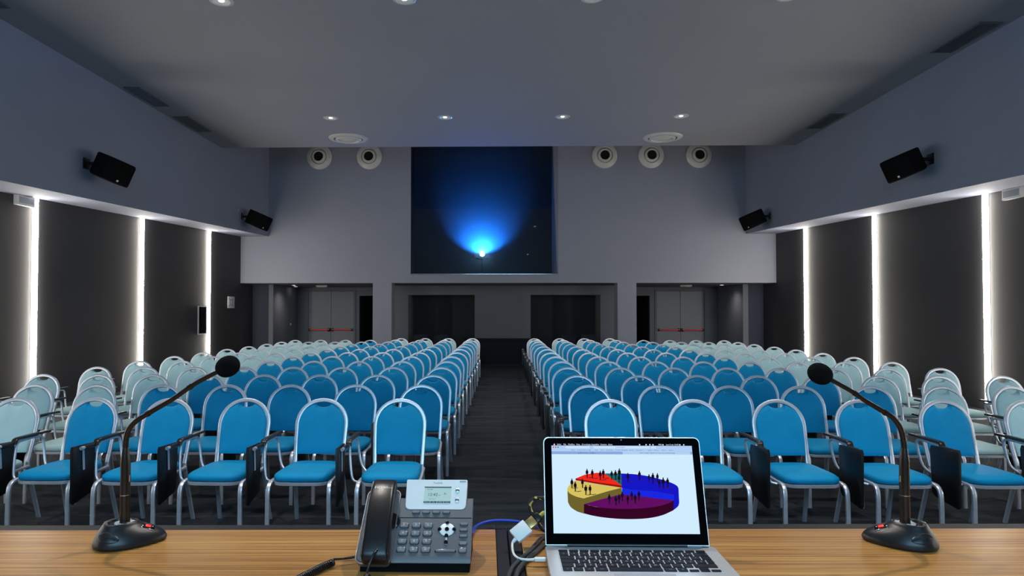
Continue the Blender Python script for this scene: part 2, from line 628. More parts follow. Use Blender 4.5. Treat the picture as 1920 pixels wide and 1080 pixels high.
def double_door(name, x0, x1):
    fr = struct(B().box(x0, x0 + 0.07, RY - 0.03, RY + 0.1, 0, 2.40).box(x1 - 0.07, x1, RY - 0.03, RY + 0.1, 0, 2.40)
                .box(x0 + 0.07, x1 - 0.07, RY - 0.03, RY + 0.1, 2.33, 2.40).build(name, M_REAR, smooth=0))
    xm = (x0 + x1) / 2
    for a, c, s in ((x0 + 0.075, xm - 0.004, 1), (xm + 0.004, x1 - 0.075, -1)):
        lf = B().box(a, c, RY + 0.0, RY + 0.05, 0.005, 2.325, bevel=0.004, seg=1).build('door_leaf', M_DOOR, fr, smooth=0)
        inner, outer = (c - 0.06, a + 0.06) if s > 0 else (a + 0.06, c - 0.06)
        lo, hi = min(inner, outer), max(inner, outer)
        bar = B()
        bar.sweep([(lo, RY - 0.085, 1.0), (hi, RY - 0.085, 1.0)], rrect(0.055, 0.05, 0.018, 3), 0)
        for xx, hw in ((inner, 0.035), (outer, 0.025)):
            bar.box(xx - hw, xx + hw, RY - 0.11, RY - 0.001, 0.945 if hw > .03 else 0.96, 1.055 if hw > .03 else 1.04, 1, bevel=0.008)
        bar.build('panic_bar', [M_RED, M_GLOSSBLACK], lf)
    return fr


double_door('door_1', *LD)
double_door('door_2', *RD)

# ================================================================== LIGHTS OF THE PLACE
# vertical light strips on the side walls
strip_y = {-1: [17.79, 14.45, 11.11, 7.78, 4.44, 1.1], 1: [18.03, 14.70, 11.35, 8.0, 4.65, 1.3]}
whr = ['farthest from the stage', 'in the middle of the three seen', 'nearest the stage of the three seen']


def light_strip(side, y, label):
    x = XL if side < 0 else XR
    top = SOF(y, 0 if side < 0 else 0.05) - 0.004
    s = -side
    t = empty('light_strip', label, 'wall light', (x, y, 0), 0, 'vertical light strips on the %s wall' % ('left' if side < 0 else 'right'))
    hb = B().box(0.0, 0.006, -0.062, 0.062, 0.10, top)
    dome = [(0.0065 + 0.052 * math.sin(math.pi * k / 10), -0.055 * math.cos(math.pi * k / 10)) for k in range(11)]
    df = B().loft([[(a, c, z) for a, c in dome] for z in (0.13, top - 0.004)])
    if s < 0:
        for bb in (hb, df):
            bmesh.ops.scale(bb.bm, vec=(-1, 1, 1), verts=bb.bm.verts[:])
    hb.build('channel', M_WHITE, t, smooth=0)
    df.build('diffuser', M_STRIP, t)


for side, sn in ((-1, 'left'), (1, 'right')):
    for i, y in enumerate(strip_y[side]):
        if i < 3:
            lab = 'glowing vertical light strip on the %s wall, %s' % (sn, whr[i])
        else:
            lab = 'glowing vertical light strip on the %s wall beside the %s, outside the photograph' % (sn, ['front chairs', 'stage edge', 'desk'][i - 3])
        light_strip(side, y, lab)

# projection screen on the stage, behind the camera: its own emission stands in for the projector's light
t = empty('projection_screen', 'large lit projection screen on the stage wall behind the speaker desk', 'screen', (0, Y0 + 0.02, 2.68))
B().box(-2.6, 2.6, 0.0, 0.03, 0, 2.9).build('screen_frame', M_BLACK, t, smooth=0)
B().box(-2.5, 2.5, 0.03, 0.035, 0.1, 2.8).build('screen_surface', M_PROJSCREEN, t, smooth=0)

# ceiling downlights
DX = {-1.85: (-3.60, -1.21, 1.22, 3.68), 3.45: (-3.60, -1.21, 1.22, 3.68), 8.7: (-3.65, -1.27, 1.15, 3.64), 14.05: (-3.58, -1.20, 1.235, 3.67)}
seat_txt = ['leftmost', 'second from the left', 'third from the left', 'rightmost']
t0 = empty('downlight', 'x', 'ceiling light', (0, 0, CZ), 0, 'recessed ceiling downlights')
B().lathe([(0.155, -0.001), (0.155, -0.010), (0.145, -0.016), (0.118, -0.018), (0.112, -0.010), (0.112, -0.001)], 28).build('trim_ring', M_OFFWHITE, t0)
rf = B().lathe([(0.111, -0.014), (0.085, -0.006), (0.04, -0.0015), (0.0, -0.001)], 24, cap=False).build('reflector', M_WHITE, t0)
B().lathe([(0.0, -0.012), (0.032, -0.012), (0.036, -0.007), (0.036, -0.0015)], 14).build('lamp', M_LAMPDIM, t0)
first = True
for y, xs in DX.items():
    for k, x in enumerate(xs):
        rown = {-1.85: 'over the stage behind the desk, outside the photograph', 3.45: 'over the stage front, outside the photograph', 8.7: 'of the row at the top of the picture', 14.05: 'of the far row'}[y]
        lab = 'recessed ceiling downlight, %s %s' % (seat_txt[k], rown)
        if first:
            t0.location = (x, y, CZ)
            t0['label'] = lab
            first = False
        else:
            dup(t0, (x, y, CZ), label=lab)
        spot('downlight_beam', (x, y, CZ - 0.03), (0, -0.12 if 0 < y < 5 else 0, -1), SPOT_POWER[y], SPOT_COLOR, 112 if y > 5 else (84 if y > 0 else 70), 0.6, 0.05)

# under-balcony downlights
t0 = empty('balcony_downlight', 'x', 'ceiling light', (0, 0, BZ), 0, 'small lit downlights under the balcony')
B().lathe([(0.075, -0.001), (0.075, -0.008), (0.055, -0.010), (0.055, -0.001)], 20).build('trim_ring', M_WHITE, t0)
B().lathe([(0.0, -0.006), (0.054, -0.006), (0.054, -0.001), (0.0, -0.001)], 16).build('lamp', M_SPOTLIT, t0)
for k, (x, y, lab) in enumerate(((-6.62, 21.5, 'small lit downlight under the balcony in front of the left double doors'),
                                 (-6.9, 22.6, 'small dimmer downlight under the balcony left of the left double doors'),
                                 (6.85, 21.5, 'small lit downlight under the balcony right of the right double doors'))):
    if k == 0:
        t0.location = (x, y, BZ)
        t0['label'] = lab
    else:
        dup(t0, (x, y, BZ), label=lab)
    if k != 1:
        spot('balcony_beam', (x, y, BZ - 0.03), (0, 0, -1), BALCONY_SPOT, (1, 0.95, 0.88), 150, 1.0, 0.06)

# ================================================================== WALL AND CEILING FITTINGS
# jet air nozzles high on the back wall
t0 = empty('jet_nozzle', 'x', 'air nozzle', (0, BY, 0), 0, 'round white air nozzles on the back wall')
flip = Matrix.Rotation(R(90), 4, 'X')
B().lathe([(0.372, 0.0), (0.372, 0.03), (0.355, 0.05), (0.26, 0.10), (0.238, 0.105), (0.225, 0.095), (0.22, 0.05), (0.22, 0.002), (0.3, 0.0)], 40, mtx=flip).build('flange', M_OFFWHITE, t0)
B().lathe([(0.214, 0.01), (0.216, 0.06), (0.205, 0.11), (0.185, 0.145), (0.16, 0.165), (0.143, 0.16), (0.137, 0.12), (0.135, 0.03)], 36, mtx=flip).build('ball', M_OFFWHITE, t0)
B().lathe([(0.0, 0.115), (0.139, 0.115), (0.139, 0.10), (0.0, 0.10)], 28, mtx=flip).build('throat', M_DARKVOID, t0)  # black disc closing the ball, painted for the shade deep in the nozzle
NZ = 6.19
nx = [(-5.42, 'leftmost of the two left of the booth window'), (-3.94, 'right one of the two left of the booth window'),
      (2.98, 'just right of the booth window'), (4.34, 'middle of the three right of the booth window'), (5.73, 'rightmost of the three right of the booth window')]
for k, (x, wtxt) in enumerate(nx):
    lab = 'round white air nozzle, ' + wtxt
    if k == 0:
        t0.location = (x, BY - 0.003, NZ)
        t0['label'] = lab
    else:
        dup(t0, (x, BY - 0.003, NZ), label=lab)

# round ceiling diffusers
t0 = empty('ceiling_diffuser', 'round white ceiling air diffuser left of the booth window', 'air diffuser', (-3.59, 15.72, CZ), 0, 'round white ceiling diffusers')
B().lathe([(0.455, -0.001), (0.455, -0.012), (0.44, -0.026), (0.36, -0.045), (0.335, -0.04), (0.33, -0.001)], 44).build('outer_ring', M_OFFWHITE, t0)
B().lathe([(0.30, -0.01), (0.30, -0.045), (0.285, -0.06), (0.25, -0.062), (0.235, -0.045), (0.235, -0.01)], 40).build('inner_ring', M_OFFWHITE, t0)
B().lathe([(0.0, -0.075), (0.05, -0.07), (0.14, -0.055), (0.20, -0.03), (0.21, -0.01)], 36).build('core', M_OFFWHITE, t0)
B().lathe([(0.33, -0.003), (0.0, -0.003), (0.0, -0.001), (0.33, -0.001)], 36).build('backing', M_DARKVOID, t0)
dup(t0, (3.685, 15.76, CZ), label='round white ceiling air diffuser right of the booth window')

# slot vents in the ceiling beside the upper walls
for x0, x1, y0, y1, lab in ((-6.81, -6.53, 7.7, 8.84, 'grey slotted ceiling vent at the left, cut off by the top left picture corner'),
                            (-6.81, -6.53, 12.04, 13.15, 'grey slotted ceiling vent beside the left upper wall, nearer of the two in full view'),
                            (-6.82, -6.50, 13.88, 15.04, 'grey slotted ceiling vent beside the left upper wall, farther of the two in full view'),
                            (6.64, 6.96, 9.55, 10.65, 'grey slotted ceiling vent beside the right upper wall, nearer one'),
                            (6.66, 6.98, 13.95, 15.04, 'grey slotted ceiling vent beside the right upper wall, farther one')):
    t = empty('ceiling_vent', lab, 'vent', ((x0 + x1) / 2, (y0 + y1) / 2, CZ), 0, 'slotted vents in the ceiling')
    hw, hl = (x1 - x0) / 2, (y1 - y0) / 2
    f = B()
    f.box(-hw, hw, -hl, -hl + 0.03, -0.02, -0.001).box(-hw, hw, hl - 0.03, hl, -0.02, -0.001)
    f.box(-hw, -hw + 0.025, -hl + 0.03, hl - 0.03, -0.02, -0.001).box(hw - 0.025, hw, -hl + 0.03, hl - 0.03, -0.02, -0.001)
    f.build('frame', M_VENT, t, smooth=0)
    B().box(-hw + 0.025, hw - 0.025, -hl + 0.03, hl - 0.03, -0.004, -0.001).build('backing', M_DARKVOID, t, smooth=0)
    n = 7
    sm = B().box(-0.007, 0.007, -hl + 0.032, hl - 0.032, -0.017, -0.005, mtx=Matrix.Rotation(R(18), 4, 'Y')).mesh('slat', M_VENT, 0)
    for i in range(n):
        o = bpy.data.objects.new('slat', sm)
        C.objects.link(o)
        o.parent = t
        o.location = (-hw + 0.045 + (2 * hw - 0.09) * i / (n - 1), 0, 0)

# wall loudspeakers
def speaker(x, y, z, s, lab, back):
    t = empty('wall_speaker', lab, 'loudspeaker', (x, y, z), 0, 'black loudspeakers on the upper walls')
    # local: +a away from the wall
    br = B().box(0.002, 0.02, -0.09, 0.09, -0.09, 0.09, bevel=0.004)
    br.sweep([(0.015, 0, 0.0), (0.12, 0, 0.0), (0.2, 0.0, -0.03)], rrect(0.06, 0.06, 0.01))
    br.build('bracket', M_BLACK, t)
    tilt = Matrix.Translation((0.42, back, -0.09)) @ Matrix.Rotation(R(24), 4, 'Y') @ Matrix.Rotation(R(-14 if back > 0 else 14), 4, 'Z')
    cab = B()
    pl = [(-0.28, -0.14), (-0.28, 0.14), (-0.10, 0.27), (0.12, 0.27), (0.28, 0.15), (0.28, -0.15), (0.12, -0.27), (-0.10, -0.27)]
    r0 = [(a, c, -0.17) for a, c in pl]
    r1 = [(a, c, 0.17) for a, c in pl]
    i0 = [(a * 0.94, c * 0.94, -0.19) for a, c in pl]
    i1 = [(a * 0.94, c * 0.94, 0.19) for a, c in pl]
    cab.loft([i0, r0, r1, i1], mtx=tilt)
    cab.build('cabinet', M_MATTBLACK, t, smooth=20)
    g = B().box(0.2805, 0.292, -0.145, 0.145, -0.16, 0.16, bevel=0.005, mtx=tilt).build('grille', M_FOAM, t)
    B().box(0.2925, 0.296, 0.09 if back < 0 else -0.13, 0.13 if back < 0 else -0.09, -0.145, -0.115, mtx=tilt).build('badge', M_WHITE, g, smooth=0)
    if s < 0:
        for ch in list(t.children) + list(g.children):
            me = ch.data
            me.transform(Matrix.Diagonal((-1, 1, 1, 1)))
            me.flip_normals()


speaker(UL, 11.15, 4.07, 1, 'black wall loudspeaker on the left upper wall, larger one nearer the stage', 0.05)
speaker(UL, 17.95, 4.14, 1, 'black wall loudspeaker on the left upper wall, small one near the back wall', 0.05)
speaker(UR, 11.4, 4.14, -1, 'black wall loudspeaker on the right upper wall, larger one nearer the stage', 0.05)
speaker(UR, 18.25, 4.16, -1, 'black wall loudspeaker on the right upper wall, small one near the back wall', 0.05)

# emergency lights on the side walls
for s, x, y, z, lab in ((1, XL, 10.82, 3.40, 'white box emergency light on the left wall beside the nearest light strip'),
                        (-1, XR, 10.70, 3.45, 'white box emergency light on the right wall beside the nearest light strip')):
    t = empty('emergency_light', lab, 'emergency light', (x, y, z), 0)
    a0, a1 = (0.001, 0.075) if s > 0 else (-0.075, -0.001)
    B().box(a0, a1, -0.20, 0.20, -0.085, 0.085, bevel=0.008).build('housing', M_WHITE, t)
    c0, c1 = (0.0755, 0.082) if s > 0 else (-0.082, -0.0755)
    B().box(c0, c1, -0.17, 0.17, -0.05, 0.05, bevel=0.002).build('lens', M_PANELGREY, t)

# notice plate on the left wall
t = empty('wall_sign', 'white notice plate with a square symbol on the left wall', 'sign', (XL, 19.3, 1.885))
B().box(0.001, 0.012, -0.24, 0.24, -0.165, 0.165, bevel=0.003).build('plate', M_WHITE, t)
b = B()
m = Matrix(((0, 0, 1, 0.0125), (1, 0, 0, 0), (0, 1, 0, 0), (0, 0, 0, 1)))
for q in (((-.1, .08), (.1, .08), (.1, .065), (-.1, .065)), ((-.1, -.08), (.1, -.08), (.1, -.065), (-.1, -.065)),
          ((-.1, -.065), (-.08, -.065), (-.08, .065), (-.1, .065)), ((.08, -.065), (.1, -.065), (.1, .065), (.08, .065)),
          ((-.15, .11), (-.1, .11), (-.1, .085), (-.15, .085)), ((.1, .11), (.15, .11), (.15, .085), (.1, .085)),
          ((-.15, -.11), (-.1, -.11), (-.1, -.085), (-.15, -.085)), ((.1, -.11), (.15, -.11), (.15, -.085), (.1, -.085))):
    b.flat(q, 0, mtx=m)
b.build('symbol', M_INKGREY, t, smooth=0)

# fire hose cabinet on the left wall
t = empty('fire_cabinet', 'glass fronted fire hose cabinet set in the left wall by the far light strip', 'fire cabinet', (XL, 17.42, 1.40))
f = B()
f.box(0.001, 0.03, -0.24, -0.21, -0.37, 0.37).box(0.001, 0.03, 0.21, 0.24, -0.37, 0.37)
f.box(0.001, 0.03, -0.21, 0.21, 0.34, 0.37).box(0.001, 0.03, -0.21, 0.21, -0.37, -0.34)
f.build('frame', M_PANELGREY, t, smooth=0)
B().box(0.002, 0.006, -0.21, 0.21, -0.34, 0.34).build('backing', M_VENT, t, smooth=0)
B().box(0.020, 0.024, -0.21, 0.21, -0.34, 0.34).build('glass_pane', M_GLASS, t, smooth=0)
B().box(0.0065, 0.016, 0.02, 0.12, 0.06, 0.17, bevel=0.003).box(0.0065, 0.014, 0.05, 0.15, 0.02, 0.055).build('notice', M_WHITE, t)

# light switch and flat ceiling emergency lights under the balcony
t = empty('wall_switch', 'tiny white round switch on the wall left of the left double doors', 'switch', (-7.10, 22.7, 1.20))
B().lathe([(0.0, 0.014), (0.035, 0.014), (0.045, 0.001)], 16, mtx=Matrix.Rotation(R(90), 4, 'Y')).build('plate', M_WHITE, t)
for x, lab in ((-5.75, 'flat ceiling emergency light under the balcony above the left double doors'),
               (5.75, 'flat ceiling emergency light under the balcony above the right double doors')):
    t = empty('ceiling_emergency_light', lab, 'emergency light', (x, 21.6, BZ))
    B().box(-0.18, 0.18, -0.08, 0.08, -0.05, -0.001, bevel=0.008).build('housing', M_PANELGREY, t)
    B().box(-0.15, 0.15, -0.06, 0.06, -0.056, -0.0505, bevel=0.002).build('lens', M_WHITE, t)

# projector in the booth, on a pedestal
PX, PY, PZ = -0.664, 21.9, 3.475
t = empty('pedestal', 'dark steel pedestal under the projector in the booth', 'pedestal', (PX, PY + 0.28, Z0))
B().box(-0.16, 0.16, -0.16, 0.16, 0.001, 0.02).build('foot', M_BLACK, t, smooth=0)
B().sweep([(0, 0, 0.02), (0, 0, PZ - 0.14 - Z0)], circ(0.04, 12)).build('post', M_BLACK, t)
B().box(-0.2, 0.2, -0.2, 0.2, PZ - 0.14 - Z0, PZ - 0.12 - Z0).build('top_plate', M_BLACK, t, smooth=0)
t = empty('projector', 'projector shining bright blue light through the booth window', 'projector', (PX, PY, PZ))
B().box(-0.25, 0.20, 0.06, 0.50, -0.119, 0.11, bevel=0.02).build('body', M_PANELGREY, t)
B().lathe([(0.10, -0.06), (0.10, 0.0), (0.085, 0.012), (0.08, 0.0)], 24, mtx=flip, cap=False).build('lens_barrel', M_BLACK, t)
B().lathe([(0.0, 0.012), (0.045, 0.008), (0.078, -0.005), (0.078, -0.02)], 24, mtx=flip).build('lens', M_LENS, t)
spot('projector_beam', (PX, PY - 0.03, PZ + 0.03), (0.02, -math.cos(R(33)), math.sin(R(33))), PROJECTOR_POWER, (0.015, 0.21, 1.0), 82, 0.25, 0.02)
hz = B().box(X0 + 0.01, X1 - 0.01, BY + 0.305, Yb - 0.01, Z0 + 0.01, Z1 - 0.01).build('booth_haze', M_HAZE, smooth=0)
tag(hz, 'blue lit haze filling the projection booth', 'haze', kind='stuff')

# ================================================================== AUDIENCE CHAIRS
def back_pt(s, x):
    """point in the leaning back plane: s = height above the floor, x across"""
    return Vector((x, 0.19 + (s - 0.45) * 0.30, s))


def arch(hw, z0, zs, zt, n=16, x0=None):
    """outline from left foot up, over the top and down: list of (x, z)"""
    x0 = hw if x0 is None else x0
    pts = [(-x0, z0), (-(x0 * .5 + hw * .5), (z0 + zs) / 2)]
    for i in range(n + 1):
        a = math.pi - math.pi * i / n
        pts.append((hw * math.cos(a), zs + (zt - zs) * math.sin(a) ** 0.92))
    return pts + [((x0 * .5 + hw * .5), (z0 + zs) / 2), (x0, z0)]


TUBE = rrect(0.0285, 0.021, 0.0042, 2)


def seat_ring(grow, z, front=-0.305, rear=0.185, drop=0.0):
    out = []
    n = 28
    for i in range(n):
        a = 2 * math.pi * i / n
        c, s = math.cos(a), math.sin(a)
        e = 0.42
        x = math.copysign(abs(c) ** e, c)
        y = math.copysign(abs(s) ** e, s)
        yy = (front + rear) / 2 + y * ((rear - front) / 2 + grow)
        w = 0.205 - 0.022 * max(0, (yy - front) / (rear - front))
        out.append((x * (w + grow), yy, z - (drop * (1 if y < -0.9 else 0))))
    return out


def chair_meshes(fabric):
    me = {}
    # cushion
    b = B()
    rings = [seat_ring(-0.012, 0.432), seat_ring(0.0, 0.437), seat_ring(0.004, 0.452), seat_ring(0.001, 0.468), seat_ring(-0.016, 0.481), seat_ring(-0.06, 0.489), seat_ring(-0.12, 0.492)]
    b.loft(rings)
    me['seat'] = b.mesh('seat', fabric, 50)
    b = B()
    b.loft([seat_ring(-0.004, 0.406), seat_ring(0.003, 0.409), seat_ring(0.003, 0.429), seat_ring(-0.004, 0.431)])
    me['seat_rail'] = b.mesh('seat_rail', M_FRAME, 40)
    # padded back with the hand-hold notch at the top
    hw, zb, zs, zt = 0.181, 0.528, 0.735, 0.902
    half = []
    n = 14
    nw = 0.062
    for i in range(n + 1):
        a = math.pi / 2 * i / n
        half.append((hw * math.cos(a), zs + (zt - zs) * math.sin(a) ** 0.92))
    half = [p for p in half if p[0] > nw * 1.02]
    ztn = zs + (zt - zs) * math.sqrt(1 - (nw / hw) ** 2)
    notch = [(nw * math.cos(R(t)), ztn - 0.030 * math.sin(R(t))) for t in (0, 22, 45, 67)]
    right = [(0.172, zb + 0.006), (0.178, 0.63)] + half + notch
    outline = [(0.165, zb)] + right + [(0, ztn - 0.030)] + [(-x, z) for x, z in reversed(right)] + [(-0.165, zb)]
    cx, cz = 0.0, 0.70

    flat_top = [(x, min(z, ztn - 0.026 - 0.004 * math.cos(x / nw * 1.5)) if z > ztn - 0.035 and abs(x) <= nw * 1.01 else z) for x, z in outline]

    def off(k, dy):
        r = []
        for x, z in (outline if k < 0.05 else flat_top):
            v = Vector((cx - x, cz - z))
            v.normalize()
            p = back_pt(z + v.y * k, x + v.x * k)
            r.append((p.x, p.y + dy * 0.957, p.z + dy * 0.29))
        return r
    b = B()
    b.loft([off(0.03, 0.026), off(0.008, 0.023), off(0.0, 0.010), off(0.0, -0.010), off(0.006, -0.021), off(0.02, -0.027), off(0.055, -0.0315), off(0.10, -0.0335)], cap=False)
    ra = off(0.10, -0.0335)
    rb = off(0.03, 0.026)
    for ring, dy in ((ra, -0.034), (rb, 0.027)):
        c = back_pt(0.70, 0)
        cv = b.bm.verts.new((c.x, c.y + dy, c.z))
        vs = [b.bm.verts.new(p) for p in ring]
        for i in range(len(vs)):
            b.bm.faces.new((vs[i], vs[(i + 1) % len(vs)], cv))
    bmesh.ops.remove_doubles(b.bm, verts=b.bm.verts[:], dist=1e-5)
    me['backrest'] = b.mesh('backrest', fabric, 50)
    # arched tube around the back
    b = B()
    b.sweep([back_pt(z, x) for x, z in arch(0.1905, 0.452, 0.735, 0.918, 20, 0.180)], TUBE, up=(0, 1, 0.3))
    me['back_frame'] = b.mesh('back_frame', M_FRAME, 40)
    # legs
    for k, sx in (('front_r', 1), ('front_l', -1)):
        b = B()
        b.sweep(bez([(sx * 0.213, -0.325, 0.0), (sx * 0.213, -0.322, 0.2), (sx * 0.212, -0.318, 0.355), (sx * 0.210, -0.298, 0.408), (sx * 0.207, -0.25, 0.425), (sx * 0.203, -0.1, 0.424), (sx * 0.190, 0.18, 0.423)], 4), TUBE, up=(0, -1, 0))
        me[k] = b.mesh('leg', M_FRAME, 40)
    for k, sx in (('rear_r', 1), ('rear_l', -1)):
        b = B()
        b.sweep(bez([(sx * 0.198, 0.30, 0.0), (sx * 0.19, 0.245, 0.2), (sx * 0.182, 0.20, 0.38), (sx * 0.180, 0.191, 0.452)], 4), TUBE, up=(0, 1, 0))
        me[k] = b.mesh('leg', M_FRAME, 40)
    # arm with folded writing tablet, on the sitter's right
    b = B()
    ax = -0.305
    b.sweep(bez([(-0.222, -0.215, 0.415), (-0.262, -0.20, 0.43), (-0.283, -0.175, 0.50), (-0.300, -0.135, 0.62), (ax, -0.105, 0.66), (ax, -0.04, 0.668), (ax, 0.09, 0.668), (ax, 0.145, 0.652), (-0.298, 0.155, 0.60), (-0.270, 0.135, 0.47), (-0.225, 0.10, 0.418)], 4), circ(0.0095, 8))
    me['arm_support'] = b.mesh('arm_support', M_FRAME, 60)
    b = B()
    b.sweep(bez([(ax, -0.150, 0.655), (ax, -0.135, 0.683), (ax, -0.09, 0.690), (ax, 0.08, 0.690), (ax, 0.22, 0.688)], 3), rrect(0.042, 0.018, 0.007, 2), up=(0, 0, 1))
    me['armrest'] = b.mesh('armrest', M_BLACK, 40)
    b = B()
    pan = [(-0.372, 0.660), (-0.360, 0.682), (-0.095, 0.666), (-0.085, 0.636), (-0.105, 0.336), (-0.128, 0.316), (-0.350, 0.284), (-0.368, 0.298)]
    mm = Matrix.Translation((-0.353, -0.085, 0)) @ Matrix.Rotation(R(3), 4, 'Z') @ Matrix.Translation((0.343, 0.085, 0)) @ Matrix(((0, 0, 1, 0), (1, 0, 0, 0), (0, 1, 0, 0), (0, 0, 0, 1)))
    b.loft([[(y, z, h) for y, z in [((p[0] + .22) * k - .22, (p[1] - .49) * k + .49) for p in pan]] for h, k in ((-0.352, 0.97), (-0.349, 1.0), (-0.337, 1.0), (-0.334, 0.97))], mtx=mm)
    me['writing_tablet'] = b.mesh('writing_tablet', M_TABLET, 30)
    b = B()
    b.sweep([(-0.318, -0.14, 0.655), (-0.318, -0.26, 0.658)], circ(0.0165, 10), 0)
    b.sweep([(-0.318, -0.26, 0.658), (-0.318, -0.295, 0.659)], circ(0.013, 10), 1)
    b.sweep([(-0.3305, -0.25, 0.655), (-0.3305, -0.24, 0.50)], rrect(0.022, 0.006, 0.002, 1), 1, up=(1, 0, 0))
    me['hinge'] = b.mesh('hinge', [M_BLACK, M_FRAME], 40)
    return me


ROOT = {}
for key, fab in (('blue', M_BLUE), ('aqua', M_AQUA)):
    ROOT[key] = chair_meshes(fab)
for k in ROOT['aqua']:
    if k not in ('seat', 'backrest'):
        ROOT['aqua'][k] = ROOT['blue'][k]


def chair(x, y, rz, kind, label, group, far):
    t = empty('tablet_chair', label, 'chair', (x, y, 0), rz, group)
    me = ROOT[kind]

    def part(n, name, parent=t):
        o = bpy.data.objects.new(name, me[n])
        C.objects.link(o)
        o.parent = parent
        return o
    for n in ('seat', 'seat_rail', 'backrest', 'back_frame', 'arm_support', 'armrest'):
        part(n, n)
    for n in ('front_r', 'front_l', 'rear_r', 'rear_l'):
        part(n, 'leg')
    tb = part('writing_tablet', 'writing_tablet')
    if not far:
        part('hinge', 'hinge', tb)
    return t


UNIT = 5.35 / 1280
ROWP = 1.016
ROW_OFF = {1: 0.0, 2: 0.035, 3: 0.03, 4: 0.03, 5: 0.01}
for side in (-1, 1):
    for r in range(1, 14):
        for c in range(1, 9):
            if r == 1 and c > 6 or r == 2 and c > 7 or r == 13 and c > 4:
                continue
            if side < 0:
                x = -(189 + 145.5 * (c - 1)) * UNIT + ROW_OFF.get(r, 0) * 1.0
            else:
                x = (193 + 153.3 * (c - 1)) * UNIT + (0.03 if r == 1 else 0)
            y = 5.02 + ROWP * (r - 1)
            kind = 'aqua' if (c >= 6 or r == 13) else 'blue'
            colr = 'pale aqua' if kind == 'aqua' else 'bright blue'
            rowt = 'front row' if r == 1 else ('back row' if r == 13 else ORD[r] + ' row from the front')
            lab = '%s tablet arm chair, %s seat %s of the aisle, %s' % (colr, ORD[c], 'left' if side < 0 else 'right', rowt)
            chair(x + random.uniform(-.012, .012), y + random.uniform(-.012, .012), R(random.uniform(-1.2, 1.2)), kind, lab,
                  'rows of chairs %s of the aisle' % ('left' if side < 0 else 'right'), r > 7)

# dark chairs against the rear niches
mseat = B().box(-0.23, 0.23, -0.24, 0.22, 0.40, 0.47, bevel=0.02).mesh('seat', M_NAVY)
mback = B().box(-0.235, 0.235, -0.03, 0.03, 0.50, 0.915, bevel=0.028, seg=3, mtx=Matrix.Translation((0, 0.24, 0)) @ Matrix.Rotation(R(-7), 4, 'X')).mesh('backrest', M_NAVY)
mlegs = [B().sweep([(sx * 0.21, sy, 0.0), (sx * 0.2, sy * 0.96, 0.42)], circ(0.013, 8)).mesh('leg', M_BLACK) for sx in (-1, 1) for sy in (-0.22, 0.2)]
mup = B().sweep([(-0.18, 0.20, 0.43), (-0.18, 0.215, 0.6)], circ(0.012, 8)).sweep([(0.18, 0.20, 0.43), (0.18, 0.215, 0.6)], circ(0.012, 8)).mesh('back_support', M_BLACK)
for x, lab in ((-2.60, 'dark navy upholstered chair at the left rear niche, farther from the aisle'), (-1.97, 'dark navy upholstered chair at the left rear niche, nearer the aisle'),
               (2.07, 'dark navy upholstered chair at the right rear niche, nearer the aisle'), (2.70, 'dark navy upholstered chair at the right rear niche, farther from the aisle')):
    t = empty('dark_chair', lab, 'chair', (x, 21.25, 0), 0, 'dark chairs by the rear niches')
    for n, mm in [('seat', mseat), ('backrest', mback), ('back_support', mup)] + [('leg', q) for q in mlegs]:
        o = bpy.data.objects.new(n, mm)
        C.objects.link(o)
        o.parent = t

# dark counter at the end of the aisle
t = empty('counter', 'dark navy counter standing at the far end of the aisle', 'counter', (0.0, 20.75, 0))
B().box(-1.15, 1.15, -0.33, 0.33, 0.06, 0.76).build('body', M_COUNTER, t, smooth=0)
B().box(-1.18, 1.18, -0.36, 0.36, 0.76, 0.80, bevel=0.006).build('countertop', M_COUNTER, t)
B().box(-1.10, 1.10, -0.28, 0.30, 0.0, 0.06).build('plinth', M_BLACK, t, smooth=0)

# ================================================================== SPEAKER DESKS
TZ = 1.142
SZ = 0.40
DROT = R(1.45)
ca, sa = math.cos(DROT), math.sin(DROT)


def desk(lab, u0, u1):
    """u runs along the desk, v across; the desk line passes through (0, 1.482)"""
    t = empty('speaker_desk', lab, 'desk', (0, 1.482, 0), DROT, 'oak speaker desks')
    B().box(u0, u1, -0.72, 0.0, TZ - 0.028, TZ, bevel=0.0015, seg=1).build('desktop', M_WOOD, t)
    B().box(u0, u1, 0.0005, 0.048, TZ - 0.05, TZ - 0.004, bevel=0.003, seg=1).build('edge_trim', M_TRAY, t)
    B().box(u0 + 0.03, u1 - 0.03, -0.03, -0.012, SZ + 0.12, TZ - 0.0285).build('modesty_panel', M_TRAY, t, smooth=0)
    for u in (u0 + 0.02, u1 - 0.06):
        B().box(u, u + 0.04, -0.66, -0.04, SZ, TZ - 0.0285).build('leg_panel', M_TRAY, t, smooth=0)
    return t


desk('long oak topped desk at the left, under the left microphone and telephone', -1.75, -0.0165)
desk('long oak topped desk at the right, under the laptop and right microphone', 0.036, 1.85)
t = empty('cable_tray', 'dark metal cable tray filling the gap between the two desks', 'cable tray', (0, 1.482, 0), DROT)
B().box(-0.0155, 0.008, -0.72, 0.048, TZ - 0.020, TZ - 0.006, bevel=0.001, seg=1).build('cover_plate', M_TRAY, t)
B().box(0.0105, 0.035, -0.72, 0.048, TZ - 0.020, TZ - 0.006, bevel=0.001, seg=1).build('cover_plate', M_TRAY, t)
B().box(-0.0155, 0.035, -0.72, 0.048, TZ - 0.06, TZ - 0.0205).build('trough', M_DARKVOID, t, smooth=0)


